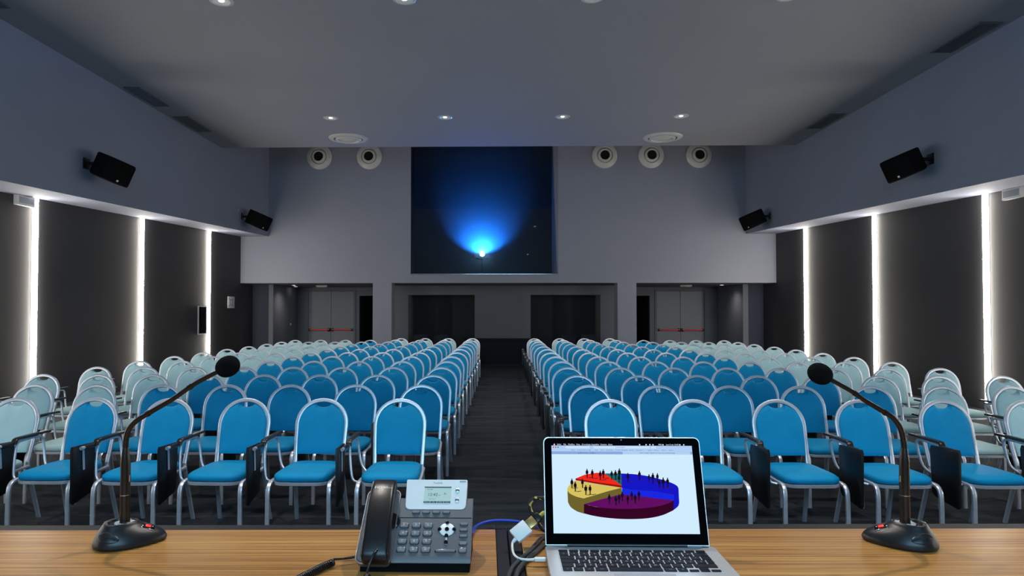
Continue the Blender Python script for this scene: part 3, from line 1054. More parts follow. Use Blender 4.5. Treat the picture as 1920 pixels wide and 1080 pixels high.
# ================================================================== DESK MICROPHONES
def microphone(lab, x, y, s, rz, head):
    """s = +1: leans to +x (left microphone), -1 mirrored"""
    t = empty('desk_microphone', lab, 'microphone', (x, y, TZ), 0, 'gooseneck desk microphones')
    rot = Matrix.Rotation(rz, 4, 'Z')

    def egg(x0, x1, w, z, n=36, tip=0.0):
        out = []
        for i in range(n):
            a = 2 * math.pi * i / n
            cx = (x0 + x1) / 2
            px = cx + (x1 - x0) / 2 * math.cos(a)
            py = w * math.sin(a) * (1 - 0.28 * math.cos(a))
            out.append((s * px, py, z + tip * (math.cos(a) + 1) / 2))
        return out if s > 0 else out[::-1]
    b = B()
    b.loft([egg(-0.055, 0.073, 0.046, 0.0), egg(-0.0575, 0.077, 0.049, 0.003), egg(-0.058, 0.078, 0.0495, 0.008), egg(-0.056, 0.075, 0.048, 0.014),
            egg(-0.052, 0.067, 0.044, 0.022), egg(-0.0475, 0.053, 0.0395, 0.030), egg(-0.043, 0.036, 0.034, 0.0365), egg(-0.040, 0.0275, 0.030, 0.0415), egg(-0.038, 0.0255, 0.0285, 0.0445), egg(-0.036, 0.0235, 0.0268, 0.0452), egg(-0.031, 0.021, 0.0220, 0.0445), egg(-0.030, 0.020, 0.0205, 0.0405)], mtx=rot)
    from mathutils.bvhtree import BVHTree
    bmesh.ops.recalc_face_normals(b.bm, faces=b.bm.faces[:])
    tree = BVHTree.FromBMesh(b.bm)
    b.build('base', M_CHARCOAL, t, smooth=45)
    # chrome collar in the top recess
    b = B().lathe([(0.019, 0.0405), (0.019, 0.0425), (0.014, 0.0430), (0.0105, 0.0425), (0.0105, 0.0405)], 24)
    for i in range(6):
        a = R(60 * i + 20)
        b.lathe([(0.0026, 0.043), (0.0026, 0.0442), (0.0, 0.0444)], 8, mtx=Matrix.Translation((0.0155 * math.cos(a), 0.0155 * math.sin(a), 0)))
    b.build('collar', M_COLLAR, t)
    # leaf shaped grip on the side of the base
    d = Vector((s * -0.20, -0.85, 0.42)).normalized()
    e1 = Vector((s * 0.93, -0.22, -0.10))
    e1 = (e1 - d * e1.dot(d)).normalized()
    e2 = d.cross(e1) * (1 if s > 0 else -1)
    cen = Vector((s * -0.008, -0.041, 0.0225))
    b = B()
    grid = []
    NS, NT = 14, 6
    for i in range(NS + 1):
        q = -1 + 2 * i / NS
        hw = 0.0125 * (1 - q * q) ** 0.8
        row = []
        for k in range(NT + 1):
            v = -1 + 2 * k / NT
            o = cen + e1 * q * 0.023 + e2 * (v * hw)
            hit, nrm, _, _ = tree.ray_cast(o + d * 0.08, -d)
            if hit is None:
                hit, nrm, _, _ = tree.find_nearest(o)
            row.append(b.bm.verts.new(hit + nrm * (-0.0004 if k in (0, NT) or i in (0, NS) else (0.0022 if k == NT // 2 else 0.0011))))
        grid.append(row)
    for i in range(NS):
        for k in range(NT):
            try:
                b.bm.faces.new((grid[i][k], grid[i + 1][k], grid[i + 1][k + 1], grid[i][k + 1]))
            except ValueError:
                pass
    bmesh.ops.remove_doubles(b.bm, verts=b.bm.verts[:], dist=1e-5)
    b.build('grip', M_CHARCOAL, t, smooth=20)
    # talk button with its markings
    hit, nrm, _, _ = tree.ray_cast(rot @ Vector((s * 0.043, -0.013, 0.2)), Vector((0, 0, -1)))
    xa = (rot.to_3x3() @ Vector((1, 0, 0)))
    xa = (xa - nrm * xa.dot(nrm)).normalized()
    ya = nrm.cross(xa)
    bt = rot.inverted() @ Matrix(((xa.x, ya.x, nrm.x, hit.x), (xa.y, ya.y, nrm.y, hit.y), (xa.z, ya.z, nrm.z, hit.z), (0, 0, 0, 1)))
    B().box(-0.013, 0.013, -0.008, 0.008, -0.006, 0.001, bevel=0.0015, mtx=rot @ bt).build('button_bezel', M_GLOSSBLACK, t)
    B().box(-0.0055, 0.0055, -0.0045, 0.0045, 0.001, 0.0035, bevel=0.001, mtx=rot @ bt).build('talk_button', M_REDLIT, t)
    b = B()
    b.flat(circ(0.0016, 8), 0.0016, mtx=rot @ bt @ Matrix.Translation((s * -0.0105, -0.001, 0)))
    b.flat([(-0.012, -0.0115), (0.012, -0.0115), (0.012, -0.0107), (-0.012, -0.0107)], 0.0016, mtx=rot @ bt)
    b.flat([(s * 0.0085 - .0015, 0.001), (s * 0.0085 + .0015, 0.001), (s * 0.0085, 0.004)], 0.0016, mtx=rot @ bt)
    b.build('button_print', M_INKWHITE, t, smooth=0)
    # stem, gooseneck and head
    b = B()
    b.lathe([(0.0098, 0.041), (0.0098, 0.098)], 18, cap=True)
    b.lathe([(0.0096, 0.098), (0.0096, 0.166), (0.0088, 0.172), (0.0066, 0.190), (0.0062, 0.192)], 18)
    b.build('stem', M_BRONZE, t, smooth=40)
    b = B()
    b.sweep([(0, 0, 0.0975), (0, 0, 0.0985)], circ(0.0102, 18))
    b.box(s * 0.0105 - .001, s * 0.0105 + .001, -0.004, 0.0, 0.125, 0.138)
    b.build('stem_ring', M_CHROME, t)
    pts = [Vector(p) for p in head]
    path = bez([(0, 0, 0.188)] + [tuple(p) for p in pts], 7)
    b = B()
    n = len(path)
    b.sweep(path, circ(0.0056, 12), scale=[1.05 - 0.3 * i / n for i in range(n)], up=(0, 1, 0))
    b.build('gooseneck', M_BRONZE, t, smooth=60)
    i0 = int(n * 0.52)
    b = B()
    b.sweep(path[i0:i0 + 2], circ(0.0062, 12), up=(0, 1, 0))
    i1 = int(n * 0.80)
    b.sweep(path[i1:i1 + 2], circ(0.0056, 12), up=(0, 1, 0))
    b.build('joint_ring', M_BRONZE, t, smooth=60)
    d = (pts[-1] - pts[-2]).normalized()
    q = d.to_track_quat('Z', 'Y').to_matrix().to_4x4()
    b = B()
    prof = []
    for i in range(15):
        a = math.pi * i / 14
        prof.append((0.0212 * math.sin(a) ** 0.9, -0.0245 * math.cos(a)))
    b.lathe(prof, 28, mtx=Matrix.Translation(pts[-1]) @ q)
    b.build('foam_windscreen', M_FOAM, t, smooth=80)


microphone('black gooseneck desk microphone on the left oak desk', -0.766, 1.378, 1, R(24),
           [(0.0005, -0.001, 0.205), (0.006, -0.002, 0.2275), (0.023, -0.004, 0.247), (0.056, -0.007, 0.267), (0.100, -0.011, 0.292), (0.149, -0.015, 0.3245), (0.2155, -0.02, 0.359)])
microphone('black gooseneck desk microphone on the right oak desk', 0.812, 1.405, -1, R(-24),
           [(-0.001, -0.001, 0.205), (-0.008, -0.002, 0.233), (-0.024, -0.004, 0.2545), (-0.046, -0.007, 0.268), (-0.082, -0.011, 0.289), (-0.112, -0.015, 0.309), (-0.176, -0.02, 0.344)])

# ================================================================== TELEPHONE
PH = empty('desk_telephone', 'grey and black desk telephone with white display panel on the left oak desk', 'telephone', (-0.16, 1.24, TZ), 0)
FB = R(36)
FM = Matrix.Translation((0, 0, 0.028)) @ Matrix.Rotation(FB, 4, 'X')      # face frame: u right, v up the slope, w out of the face


def fbox(u0, u1, v0, v1, w0, w1, bev=0.0, seg=2):
    return B().box(u0, u1, v0, v1, w0, w1, bevel=bev, seg=seg, mtx=FM)


# local u = world x + 0.16
side = []
b = B()
prof = [(-0.012, -0.0045), (-0.008, -0.012), (0.02, -0.022), (0.10, -0.030), (0.128, -0.030), (0.131, -0.02), (0.131, -0.004), (0.127, 0.0), (0.0, 0.0), (-0.007, -0.001)]
b.loft([[(u, v, w * k) for v, w in prof] for u, k in ((-0.042, 1), (0.098, 1), (0.1015, 0.93))], mtx=FM)
b.build('body', M_PHONEBODY, PH, smooth=30)
# foot / stand
b = B()
b.prism([(-0.004, 0.0), (0.002, 0.022), (0.105, 0.10), (0.118, 0.09), (0.118, 0.0)], -0.098, 0.100, mtx=Matrix(((0, 0, 1, 0), (1, 0, 0, 0), (0, 1, 0, 0), (0, 0, 0, 1))))
b.build('stand', M_MATTBLACK, PH, smooth=20)
# groove across the face
fbox(-0.039, 0.1005, 0.0812, 0.0824, -0.002, 0.0004).build('groove', M_GLOSSBLACK, PH, smooth=0)
# handset cradle
b = B()
b.loft([[(u, v, w) for u, v in rrect(0.062 * k, 0.160 * k2, 0.010, 3)] for k, k2, w in ((0.98, 0.98, -0.017), (1.0, 1.0, -0.014), (1.0, 1.0, -0.002), (0.97, 0.985, 0.001))], mtx=FM @ Matrix.Translation((-0.0735, 0.066, 0)))
b.build('cradle', M_PHONEBODY, PH, smooth=35)
b = B()
b.sweep([(-0.0735 + p[0], 0.064 + p[1], 0.0015) for p in rrect(0.0635, 0.163, 0.012, 4)], circ(0.0015, 6), closed=True, up=(0, 0, 1), mtx=FM)
b.build('cradle_rim', M_ALU, PH)
b = B().lathe([(0.0, 0.0012), (0.018, 0.0012), (0.0195, 0.0025), (0.021, 0.0012)], 28, mtx=FM @ Matrix.Translation((-0.055, 0.072, 0)))
for i in range(12):
    a = R(30 * i)
    b.lathe([(0.0, 0.0022), (0.0013, 0.002), (0.0015, 0.0005)], 8, mtx=FM @ Matrix.Translation((-0.055 + 0.0145 * math.cos(a), 0.072 + 0.0145 * math.sin(a), 0)))
b.build('speaker_grille', M_CHARCOAL, PH)
# handset
b = B()


def hs(v, uc, hw, w0, w1):
    return [(uc + x, v, (w0 + w1) / 2 + z) for x, z in rrect(2 * hw, w1 - w0, min(hw, (w1 - w0) / 2) * 0.55, 3)]


hst = [(-0.024, -0.067, 0.0195, 0.008, 0.016), (-0.0215, -0.067, 0.0235, 0.004, 0.023), (-0.012, -0.068, 0.0255, 0.002, 0.030), (0.015, -0.0685, 0.0255, 0.003, 0.034), (0.03, -0.069, 0.0248, 0.010, 0.037),
       (0.05, -0.0695, 0.0240, 0.016, 0.040), (0.09, -0.0705, 0.0236, 0.018, 0.041), (0.112, -0.071, 0.0236, 0.013, 0.039), (0.128, -0.0715, 0.0238, 0.006, 0.036), (0.146, -0.072, 0.0235, 0.004, 0.030), (0.153, -0.072, 0.0215, 0.006, 0.024), (0.156, -0.072, 0.018, 0.010, 0.018)]
b.loft([hs(*h) for h in hst], mtx=FM)
hd = b.build('handset', M_BLACK, PH, smooth=45)
b = B()
tm = FM @ Matrix.Translation((-0.0865, 0.1185, 0.0394)) @ Matrix.Rotation(R(-10), 4, 'X')
b.text('HD', 0.0098, tm, 0)
for i in range(3):
    b.flat([(0.017 + i * 0.003, 0.0005), (0.018 + i * 0.003, 0.0005), (0.0195 + i * 0.003, 0.0032), (0.018 + i * 0.003, 0.0062), (0.017 + i * 0.003, 0.0062), (0.0183 + i * 0.003, 0.0032)], 0, mtx=tm)
b.text('Voice', 0.0035, tm @ Matrix.Translation((0.026, 0.001, 0)), 0)
b.build('handset_print', M_INKWHITE, hd, smooth=0)
# tilted white display panel
DP = FM @ Matrix.Translation((0.029, 0.1325, 0.0015)) @ Matrix.Rotation(R(10), 4, 'X')
b = B()


def pan_out(k):
    pts = []
    for x, y, r in ((0.0605, 0.033, 0.002), (-0.0605, 0.033, 0.002), (-0.0585, -0.0315, 0.009), (0.0595, -0.0315, 0.009)):
        sx, sy = math.copysign(1, x), math.copysign(1, y)
        a0 = {(1, 1): 0, (-1, 1): 90, (-1, -1): 180, (1, -1): 270}[(int(sx), int(sy))]
        for i in range(4):
            a = R(a0 + 30 * i)
            pts.append(((x - sx * r + r * math.cos(a)) * k, (y - sy * r + r * math.sin(a)) * k))
    return pts


b.loft([[(x, y, w) for x, y in pan_out(k)] for k, w in ((0.99, -0.012), (1.0, -0.010), (1.0, 0.003), (0.985, 0.005))], mtx=DP)
pn = b.build('display_panel', M_WHITE, PH, smooth=35)
b = B()
b.box(-0.0235, 0.0295, -0.0185, 0.0165, 0.0052, 0.0058, 0, mtx=DP)
b.box(-0.0235, 0.0295, 0.0142, 0.0165, 0.0058, 0.0061, 1, mtx=DP)
for i in range(4):
    b.box(-0.0232 + i * 0.0132, -0.0110 + i * 0.0132, -0.0183, -0.0148, 0.0058, 0.0061, 1, mtx=DP)
b.text('12:42', 0.0090, DP @ Matrix.Translation((-0.0165, -0.0035, 0.0060)), 1)
b.text('PM', 0.0030, DP @ Matrix.Translation((0.0045, -0.0032, 0.0060)), 1)
b.text('A:', 0.0062, DP @ Matrix.Translation((0.0150, -0.0005, 0.0060)), 1)
b.text('Tue Oct 5', 0.0032, DP @ Matrix.Translation((-0.0140, -0.0108, 0.0060)), 1)
b.text('05 1442', 0.0032, DP @ Matrix.Translation((-0.0175, 0.0095, 0.0060)), 1)
for i, s_ in enumerate(('History', 'Dir', 'DND', 'Menu')):
    b.text(s_, 0.0030, DP @ Matrix.Translation((-0.0170 + i * 0.0132, -0.0176, 0.0063)), 0, 'CENTER')
b.build('lcd_screen', [M_LCD, M_LCDINK], pn, smooth=0)
b = B()
b.text('Yealink', 0.0064, DP @ Matrix.Translation((-0.0075, 0.0232, 0.0053)), 0)
b.build('panel_print', M_INKGREY, pn, smooth=0)
B().box(0.045, 0.0575, 0.0275, 0.0305, 0.005, 0.0058, bevel=0.0004, mtx=DP).build('status_light', M_PANELGREY, pn)
for u, v in ((0.0415, 0.009), (0.0415, -0.0115)):
    B().lathe([(0.0040, 0.005), (0.0040, 0.0062), (0.0030, 0.0066), (0.0026, 0.0060), (0.0026, 0.0072), (0.0, 0.0076)], 16, mtx=DP @ Matrix.Translation((u, v, 0))).build('line_key', M_ALU, pn)
# keys
M_PKEY = mat('phone_key_grey', (0.27, 0.275, 0.29), 0.28, metal=0.3, vary=0.08)


def pkey(u, v, w, h, name='key', tall=0.0042, m=M_PKEY, r=None):
    b = B()
    r = r or h * 0.32
    b.loft([[(u + x * k, v + y * k, ww) for x, y in rrect(w, h, r, 3)] for k, ww in ((1.1, 0.0), (1.1, 0.0008))], mtx=FM, mi=1)
    b.loft([[(u + x * k, v + y * k, ww) for x, y in rrect(w, h, r, 3)] for k, ww in ((1.0, 0.0008), (1.0, tall * 0.7), (0.84, tall))], mtx=FM)
    return b.build(name, [m, M_GLOSSBLACK], PH, smooth=50)


ku = (-0.0256, -0.0031, 0.0193)
kv = (0.0634, 0.0458, 0.0285, 0.0112)
chars = (('1', '2', '3'), ('4', '5', '6'), ('7', '8', '9'), ('*', '0', '#'))
for r_, v in enumerate(kv):
    for c_, u in enumerate(ku):
        k = pkey(u, v, 0.0160, 0.0100)
        B().text(chars[r_][c_], 0.0060, FM @ Matrix.Translation((u - 0.002, v - 0.0022, 0.0043))).build('key_print', M_INKWHITE, k, smooth=0)
for u in (-0.0069, 0.0126, 0.0318, 0.0515):
    pkey(u, 0.0933, 0.0132, 0.0052, 'soft_key')
for v, h in ((0.0665, 0.0052), (0.0537, 0.0052), (0.0406, 0.0052), (0.0250, 0.0070), (0.0106, 0.0092)):
    pkey(0.0863, v, 0.0138, h, 'function_key')
pkey(0.0553, 0.0089, 0.0350, 0.0042, 'volume_key', m=M_PKEY)
b = B()
b.loft([[(0.0551 + x, 0.0555 + y, w) for x, y in circ(r_, 32)] for r_, w in ((0.0142, 0.0), (0.0142, 0.0012), (0.0132, 0.0018))], mtx=FM)
b.box(0.0535, 0.0567, 0.024, 0.043, 0.0, 0.0009, mtx=FM)
nv = b.build('navigation_ring', M_WHITE, PH)
for u, v, r_ in ((0.0551, 0.0555, 0.0040), (0.0549, 0.0697, 0.0034), (0.0414, 0.0555, 0.0034), (0.0684, 0.0555, 0.0034), (0.0549, 0.0419, 0.0034), (0.0549, 0.0279, 0.0034)):
    B().lathe([(r_ * 1.1, 0.0005), (r_ * 1.1, 0.0022), (r_ * 0.8, 0.0042), (0.0, 0.0048)], 16, mtx=FM @ Matrix.Translation((u, v, 0))).build('navigation_key', M_GLOSSBLACK, nv)
# coiled cord: from the cradle side round to the handset


def coil(path, rad, turns, wire, ramp=0.1):
    P = bez(path, 8)
    L = [0]
    for a, c in zip(P, P[1:]):
        L.append(L[-1] + (c - a).length)
    N = turns * 10
    out = []
    for i in range(N + 1):
        s_ = L[-1] * i / N
        j = max(k for k in range(len(L)) if L[k] <= s_ + 1e-9)
        j = min(j, len(P) - 2)
        f_ = (s_ - L[j]) / max(1e-9, L[j + 1] - L[j])
        p = P[j].lerp(P[j + 1], f_)
        t_ = (P[j + 1] - P[j]).normalized()
        n_ = t_.cross(Vector((0, 0, 1)))
        if n_.length < 1e-3:
            n_ = Vector((1, 0, 0))
        n_.normalize()
        m_ = t_.cross(n_)
        a = 2 * math.pi * i / 10
        out.append(p + (n_ * math.cos(a) + m_ * math.sin(a)) * rad)
    return out


b = B()
# straight lead from the left side of the phone, then coil running off to the front, under the frame edge and back to the handset
b.sweep(bez([(-0.098, 0.045, 0.012), (-0.13, 0.035, 0.010), (-0.152, 0.018, 0.014)], 6), circ(0.0021, 6))
b.sweep(coil([(-0.152, 0.018, 0.0085), (-0.175, -0.02, 0.0075), (-0.20, -0.10, 0.0075), (-0.15, -0.19, 0.0075), (-0.085, -0.17, 0.0075), (-0.074, -0.10, 0.0075), (-0.076, -0.050, 0.0085)], 0.0054, 92, 0.002), circ(0.0020, 5))
b.sweep(bez([(-0.076, -0.050, 0.014), (-0.073, -0.046, 0.027), (-0.067, -0.037, 0.043), (-0.063, -0.026, 0.047)], 5), circ(0.0021, 6))
b.build('handset_cord', M_BLACK, PH, smooth=70)

# ================================================================== LAPTOP
LX, LY = 0.2415, 1.325
LP = empty('laptop', 'open silver laptop showing a coloured pie chart, on the right oak desk', 'laptop', (LX, LY, TZ), R(0.2))
b = B()


def lring(g, z, y0=-0.228, y1=0.0, hw=0.1612, r=0.011):
    return [(x, (y0 + y1) / 2 + y, z) for x, y in rrect(2 * hw - 2 * g, (y1 - y0) - 2 * g, r, 4)]


b.loft([lring(0.006, 0.0035), lring(0.001, 0.006), lring(0.0, 0.009), lring(0.0, 0.0192), lring(0.0008, 0.0200)])
b.build('base', M_LAPTOP, LP, smooth=35)
b = B()
for x in (-0.14, 0.14):
    for y in (-0.02, -0.21):
        b.lathe([(0.006, 0.0), (0.006, 0.0036)], 12, mtx=Matrix.Translation((x, y, 0)))
b.build('rubber_feet', M_BLACK, LP)
# hinge gap and barrel
B().box(-0.118, 0.110, -0.010, -0.0005, 0.0201, 0.0206).sweep([(-0.118, -0.003, 0.0215), (0.110, -0.003, 0.0215)], circ(0.0036, 10)).build('hinge', M_GLOSSBLACK, LP)
B().box(0.138, 0.150, -0.010, -0.006, 0.0201, 0.0204, bevel=0.0001, seg=1).build('sensor_dot', M_GREYCABLE, LP, smooth=0)
# trackpad
B().box(-0.0525, 0.0525, -0.218, -0.142, 0.0201, 0.0204, bevel=0.0001, seg=1).build('trackpad', M_PANELGREY, LP, smooth=0)
# keyboard
M_WELL = mat('keyboard_well_silver', (0.60, 0.62, 0.66), 0.42, metal=0.7, vary=0.03)
kb = B().box(-0.1405, 0.1405, -0.1345, -0.0275, 0.0200, 0.0203).build('keyboard', M_WELL, LP, smooth=0)
U, GAP = 0.0190, 0.0028
KX0, KYT = -0.1378, -0.0405
cache = {}


def kkey(x, w, y, h, parent):
    k = (round(w, 5), round(h, 5))
    if k not in cache:
        bb = B()
        bb.loft([[(px * s_, py * s_, z) for px, py in rrect(w, h, 0.0016, 2)] for s_, z in ((1.0, 0.0), (1.0, 0.0010), (0.965, 0.0014))])
        cache[k] = bb.mesh('key', M_KEY, 40)
    o = bpy.data.objects.new('key', cache[k])
    C.objects.link(o)
    o.parent = parent
    o.location = (x + w / 2, y, 0.0204)


legend = B()
rows = [
    ([1] * 13 + [1.5], ['\\', '1', '2', '3', '4', '5', '6', '7', '8', '9', '0', "'", 'ì', '']),
    ([1.5] + [1] * 12 + [1.0], ['', 'Q', 'W', 'E', 'R', 'T', 'Y', 'U', 'I', 'O', 'P', 'è', '+', '']),
    ([1.75] + [1] * 12 + [0.75], ['', 'A', 'S', 'D', 'F', 'G', 'H', 'J', 'K', 'L', 'ò', 'à', 'ù', '']),
    ([1.25] + [1] * 11 + [2.25], ['', '<', 'Z', 'X', 'C', 'V', 'B', 'N', 'M', ',', '.', '-', '']),
    ([1, 1, 1, 1.25, 5, 1.25, 1], ['fn', 'ctrl', 'alt', 'cmd', '', 'cmd', 'alt']),
]
TOT = 14.5
for i in range(14):      # half-height function row
    wk = TOT / 14 * U
    kkey(KX0 + i * wk, wk - GAP, -0.0335, 0.0082, kb)
for r_, (ws, ch) in enumerate(rows):
    y = KYT - U * 0.98 * (r_ + 0.5)
    x = KX0
    for w_, c_ in zip(ws, ch):
        kkey(x, w_ * U - GAP, y, U * 0.98 - GAP, kb)
        if c_:
            sz = 0.0058 if len(c_) == 1 else 0.0034
            legend.text(c_, sz, Matrix.Translation((x + (w_ * U - GAP) / 2, y - 0.002, 0.0219)), 0, 'CENTER')
        x += w_ * U
y = KYT - U * 0.98 * 4.5
hk = (U * 0.98 - GAP)
for xx, yy, h_ in ((11.5, y - hk * 0.27, hk * 0.46), (12.5, y - hk * 0.27, hk * 0.46), (12.5, y + hk * 0.27, hk * 0.46), (13.5, y - hk * 0.27, hk * 0.46)):
    kkey(KX0 + xx * U, U - GAP, yy, h_, kb)
legend.build('key_lettering', M_INKWHITE, kb, smooth=0)

# lid with glass front, leaning back
LM = Matrix.Translation((-0.003, 0.0, 0.0225)) @ Matrix.Rotation(R(90 - 19), 4, 'X')     # x right, y up the lid, z towards the viewer
LW, LH = 0.1572, 0.2065
b = B()


def lid(k, z):
    out = []
    for x, y in rrect(2 * LW, LH, 0.010, 4):
        if y < 0:
            x = math.copysign(LW, x)
        out.append((x - math.copysign(k, x), -0.003 + LH / 2 + y - math.copysign(k, y), z))
    return out


b.loft([lid(0.003, -0.0075), lid(0.0005, -0.006), lid(0.0, -0.004), lid(0.0, -0.0008), lid(0.0008, 0.0)], mtx=LM)
ld = b.build('lid', M_LAPTOP, LP, smooth=35)
b = B()
b.loft([lid(0.0018, 0.0001), lid(0.0018, 0.0006), lid(0.0024, 0.0008)], mtx=LM)
M_BEZEL = mat('black_screen_glass', (0.003, 0.003, 0.004), 0.08, spec=0.0)
b.build('bezel', M_BEZEL, ld, smooth=0)
B().lathe([(0.0, 0.00095), (0.0016, 0.0009), (0.0016, 0.0007)], 10, mtx=LM @ Matrix.Translation((0, 0.198, 0))).build('webcam', M_GLOSSBLACK, ld)

# picture on the screen (flat, lit)
DW, DH, DB = 0.2815, 0.1715, 0.0190
scr_cols = [('screen_white', (208, 236, 253)), ('screen_toolbar', (176, 206, 244)), ('screen_tab', (138, 168, 220)), ('screen_field', (205, 226, 250)), ('screen_black', (6, 6, 20)),
            ('screen_text', (235, 238, 255)), ('screen_dark_text', (70, 80, 110)), ('pie_red', (238, 42, 26)), ('pie_red_side', (150, 20, 16)), ('pie_teal', (20, 110, 110)),
            ('pie_blue', (22, 22, 196)), ('pie_blue_side', (24, 40, 225)), ('pie_yellow', (214, 194, 96)), ('pie_yellow_side', (110, 98, 44)), ('pie_purple', (98, 14, 98)), ('pie_purple_side', (52, 6, 36)),
            ('figure_dark', (26, 14, 30)), ('figure_shadow', (62, 30, 58)), ('dot_red', (220, 60, 60)), ('dot_green', (40, 130, 110))]
SI = {}
SM = []
for i, (n_, c_) in enumerate(scr_cols):
    SI[n_] = i
    SM.append(emis(n_, srgb(*c_), 1.0))
b = B()


def S(zx, zy):
    """chart drawing coordinates (414..1428 x 205..805) -> metres on the display"""
    v = (zy - 205) / 600.0
    v = v * (1.0 + 0.035 * (1 - v))
    l_, r_ = 414 + 18 * v, 1368 + 60 * v
    u = (zx - l_) / (r_ - l_)
    return (-DW / 2 + u * DW, DB + DH * (1 - v))


layer = [0.00095]


def poly(pts, c_, raw=False):
    layer[0] += 0.0000035
    q = pts if raw else [S(*p) for p in pts]
    b.flat(q, layer[0], SI[c_], mtx=LM)


def rect(u0, v0, u1, v1, c_):
    """fractions of the display, v from the top"""
    f = lambda u, v: (-DW / 2 + u * DW, DB + DH * (1 - v))
    poly([f(u0, v1), f(u1, v1), f(u1, v0), f(u0, v0)], c_, True)


def stext(s_, u, v, size, c_, al='LEFT'):
    layer[0] += 0.0000035
    b.text(s_, size, LM @ Matrix.Translation((-DW / 2 + u * DW, DB + DH * (1 - v), layer[0])), SI[c_], al)


rect(0, 0, 1, 1, 'screen_white')
rect(0, 0, 1, 0.024, 'screen_black')
rect(0, 0.024, 1, 0.124, 'screen_toolbar')
rect(0.3, 0.032, 0.70, 0.056, 'screen_field')
rect(0.10, 0.032, 0.27, 0.056, 'screen_field')
rect(0.71, 0.032, 0.745, 0.056, 'screen_field')
rect(0.0, 0.092, 0.505, 0.124, 'screen_tab')
rect(0.985, 0.092, 1.0, 0.124, 'screen_tab')
for u, c_ in ((0.014, 'dot_red'), (0.030, 'dot_red'), (0.047, 'dot_green')):
    poly([(-DW / 2 + u * DW + x, DB + DH * (1 - 0.044) + y) for x, y in circ(0.0015, 10)], c_, True)
# apple shaped menu symbol
poly([(-DW / 2 + 0.021 * DW + x, DB + DH * (1 - 0.0125) + y) for x, y in ((0, .0009), (.0008, .0012), (.0014, .0008), (.0011, 0), (.0014, -.0008), (.0006, -.0016), (0, -.0013), (-.0006, -.0016), (-.0014, -.0006), (-.0014, .0007), (-.0007, .0012))], 'screen_text', True)
poly([(-DW / 2 + 0.021 * DW + x, DB + DH * (1 - 0.0125) + y) for x, y in ((0, .0013), (.0006, .0015), (.0008, .0022), (.0002, .0019))], 'screen_text', True)
for s_, u in (('Safari', 0.040), ('File', 0.086), ('Modifica', 0.119), ('Vista', 0.177), ('Cronologia', 0.216), ('Segnalibri', 0.286), ('Finestra', 0.350), ('Aiuto', 0.405)):
    stext(s_, u, 0.0185, 0.0040, 'screen_text')
for s_, u in (('94%', 0.763), ('Lun 5 ott 12:42', 0.818)):
    stext(s_, u, 0.0185, 0.0040, 'screen_text')
for u in (0.63, 0.676, 0.703, 0.725, 0.796, 0.916, 0.944):
    poly([(-DW / 2 + u * DW + x, DB + DH * (1 - 0.0125) + y) for x, y in circ(0.0014, 8)], 'screen_text', True)
stext('www.immagini.it', 0.455, 0.0485, 0.0030, 'screen_dark_text')
for s_, u in (('Mappe', 0.14), ('Notizie', 0.182), ('Il meteo di oggi', 0.215), ('Sport', 0.310), ('Yahoo', 0.348), ('Google Maps', 0.386), ('YouTube', 0.452), ('Wikipedia', 0.498), ('Notizie +', 0.552), ('Dizionario +', 0.603), ('Apple +', 0.686), ('iCloud +', 0.728), ('Twitter +', 0.782), ('Hotel +', 0.835)):
    stext(s_, u, 0.0805, 0.0029, 'screen_dark_text')
stext('grafico a torta - immagini', 0.25, 0.114, 0.0033, 'screen_dark_text', 'CENTER')
stext('www.immagini.it/grafico-torta-persone-statistiche.jpg', 0.75, 0.112, 0.0033, 'screen_dark_text', 'CENTER')

# pie chart


def sm(*p):
    return [(q.x, q.y) for q in bez([(x, y, 0) for x, y in p], 5)]


poly([(895, 500)] + sm((892, 405), (960, 408), (1030, 415), (1100, 428), (1170, 446), (1230, 465), (1268, 484), (1281, 502)) + sm((1286, 598), (1278, 622), (1250, 645)) + [(1225, 650), (1225, 582)], 'pie_blue')
poly([(897, 500), (960, 512), (1040, 518), (1130, 524), (1250, 545), (1250, 583), (1130, 570), (1000, 558), (897, 545)], 'pie_blue_side')
poly([(780, 405), (892, 405), (895, 487), (860, 470)], 'pie_teal')
poly([(580, 440), (640, 415), (690, 405), (730, 401), (780, 406), (895, 486), (890, 492), (740, 466)], 'pie_red')
poly([(580, 440), (740, 466), (895, 486), (895, 500), (740, 478), (580, 452)], 'pie_red_side')
poly([(895, 500), (800, 524), (640, 573)] + sm((640, 573), (590, 562), (545, 542), (525, 522), (527, 502), (545, 478), (580, 454))[1:] + [(740, 479)], 'pie_yellow')
poly([(895, 500), (898, 546), (636, 614), (636, 573), (800, 524)], 'pie_yellow_side')
poly(sm((525, 522), (545, 542), (590, 562), (640, 573)) + sm((640, 674), (590, 658), (548, 630), (529, 598)), 'pie_yellow_side')
poly([(640, 610), (760, 576), (896, 543), (1050, 560), (1248, 583)] + sm((1248, 583), (1215, 602), (1150, 621), (1060, 634), (960, 640), (860, 640), (760, 633), (690, 622))[1:], 'pie_purple')
poly(sm((638, 609), (690, 622), (760, 633), (860, 640), (960, 640), (1060, 634), (1150, 621), (1215, 602), (1248, 583)) + sm((1248, 648), (1170, 682), (1080, 701), (980, 708), (880, 707), (780, 699), (700, 687), (638, 672)), 'pie_purple_side')


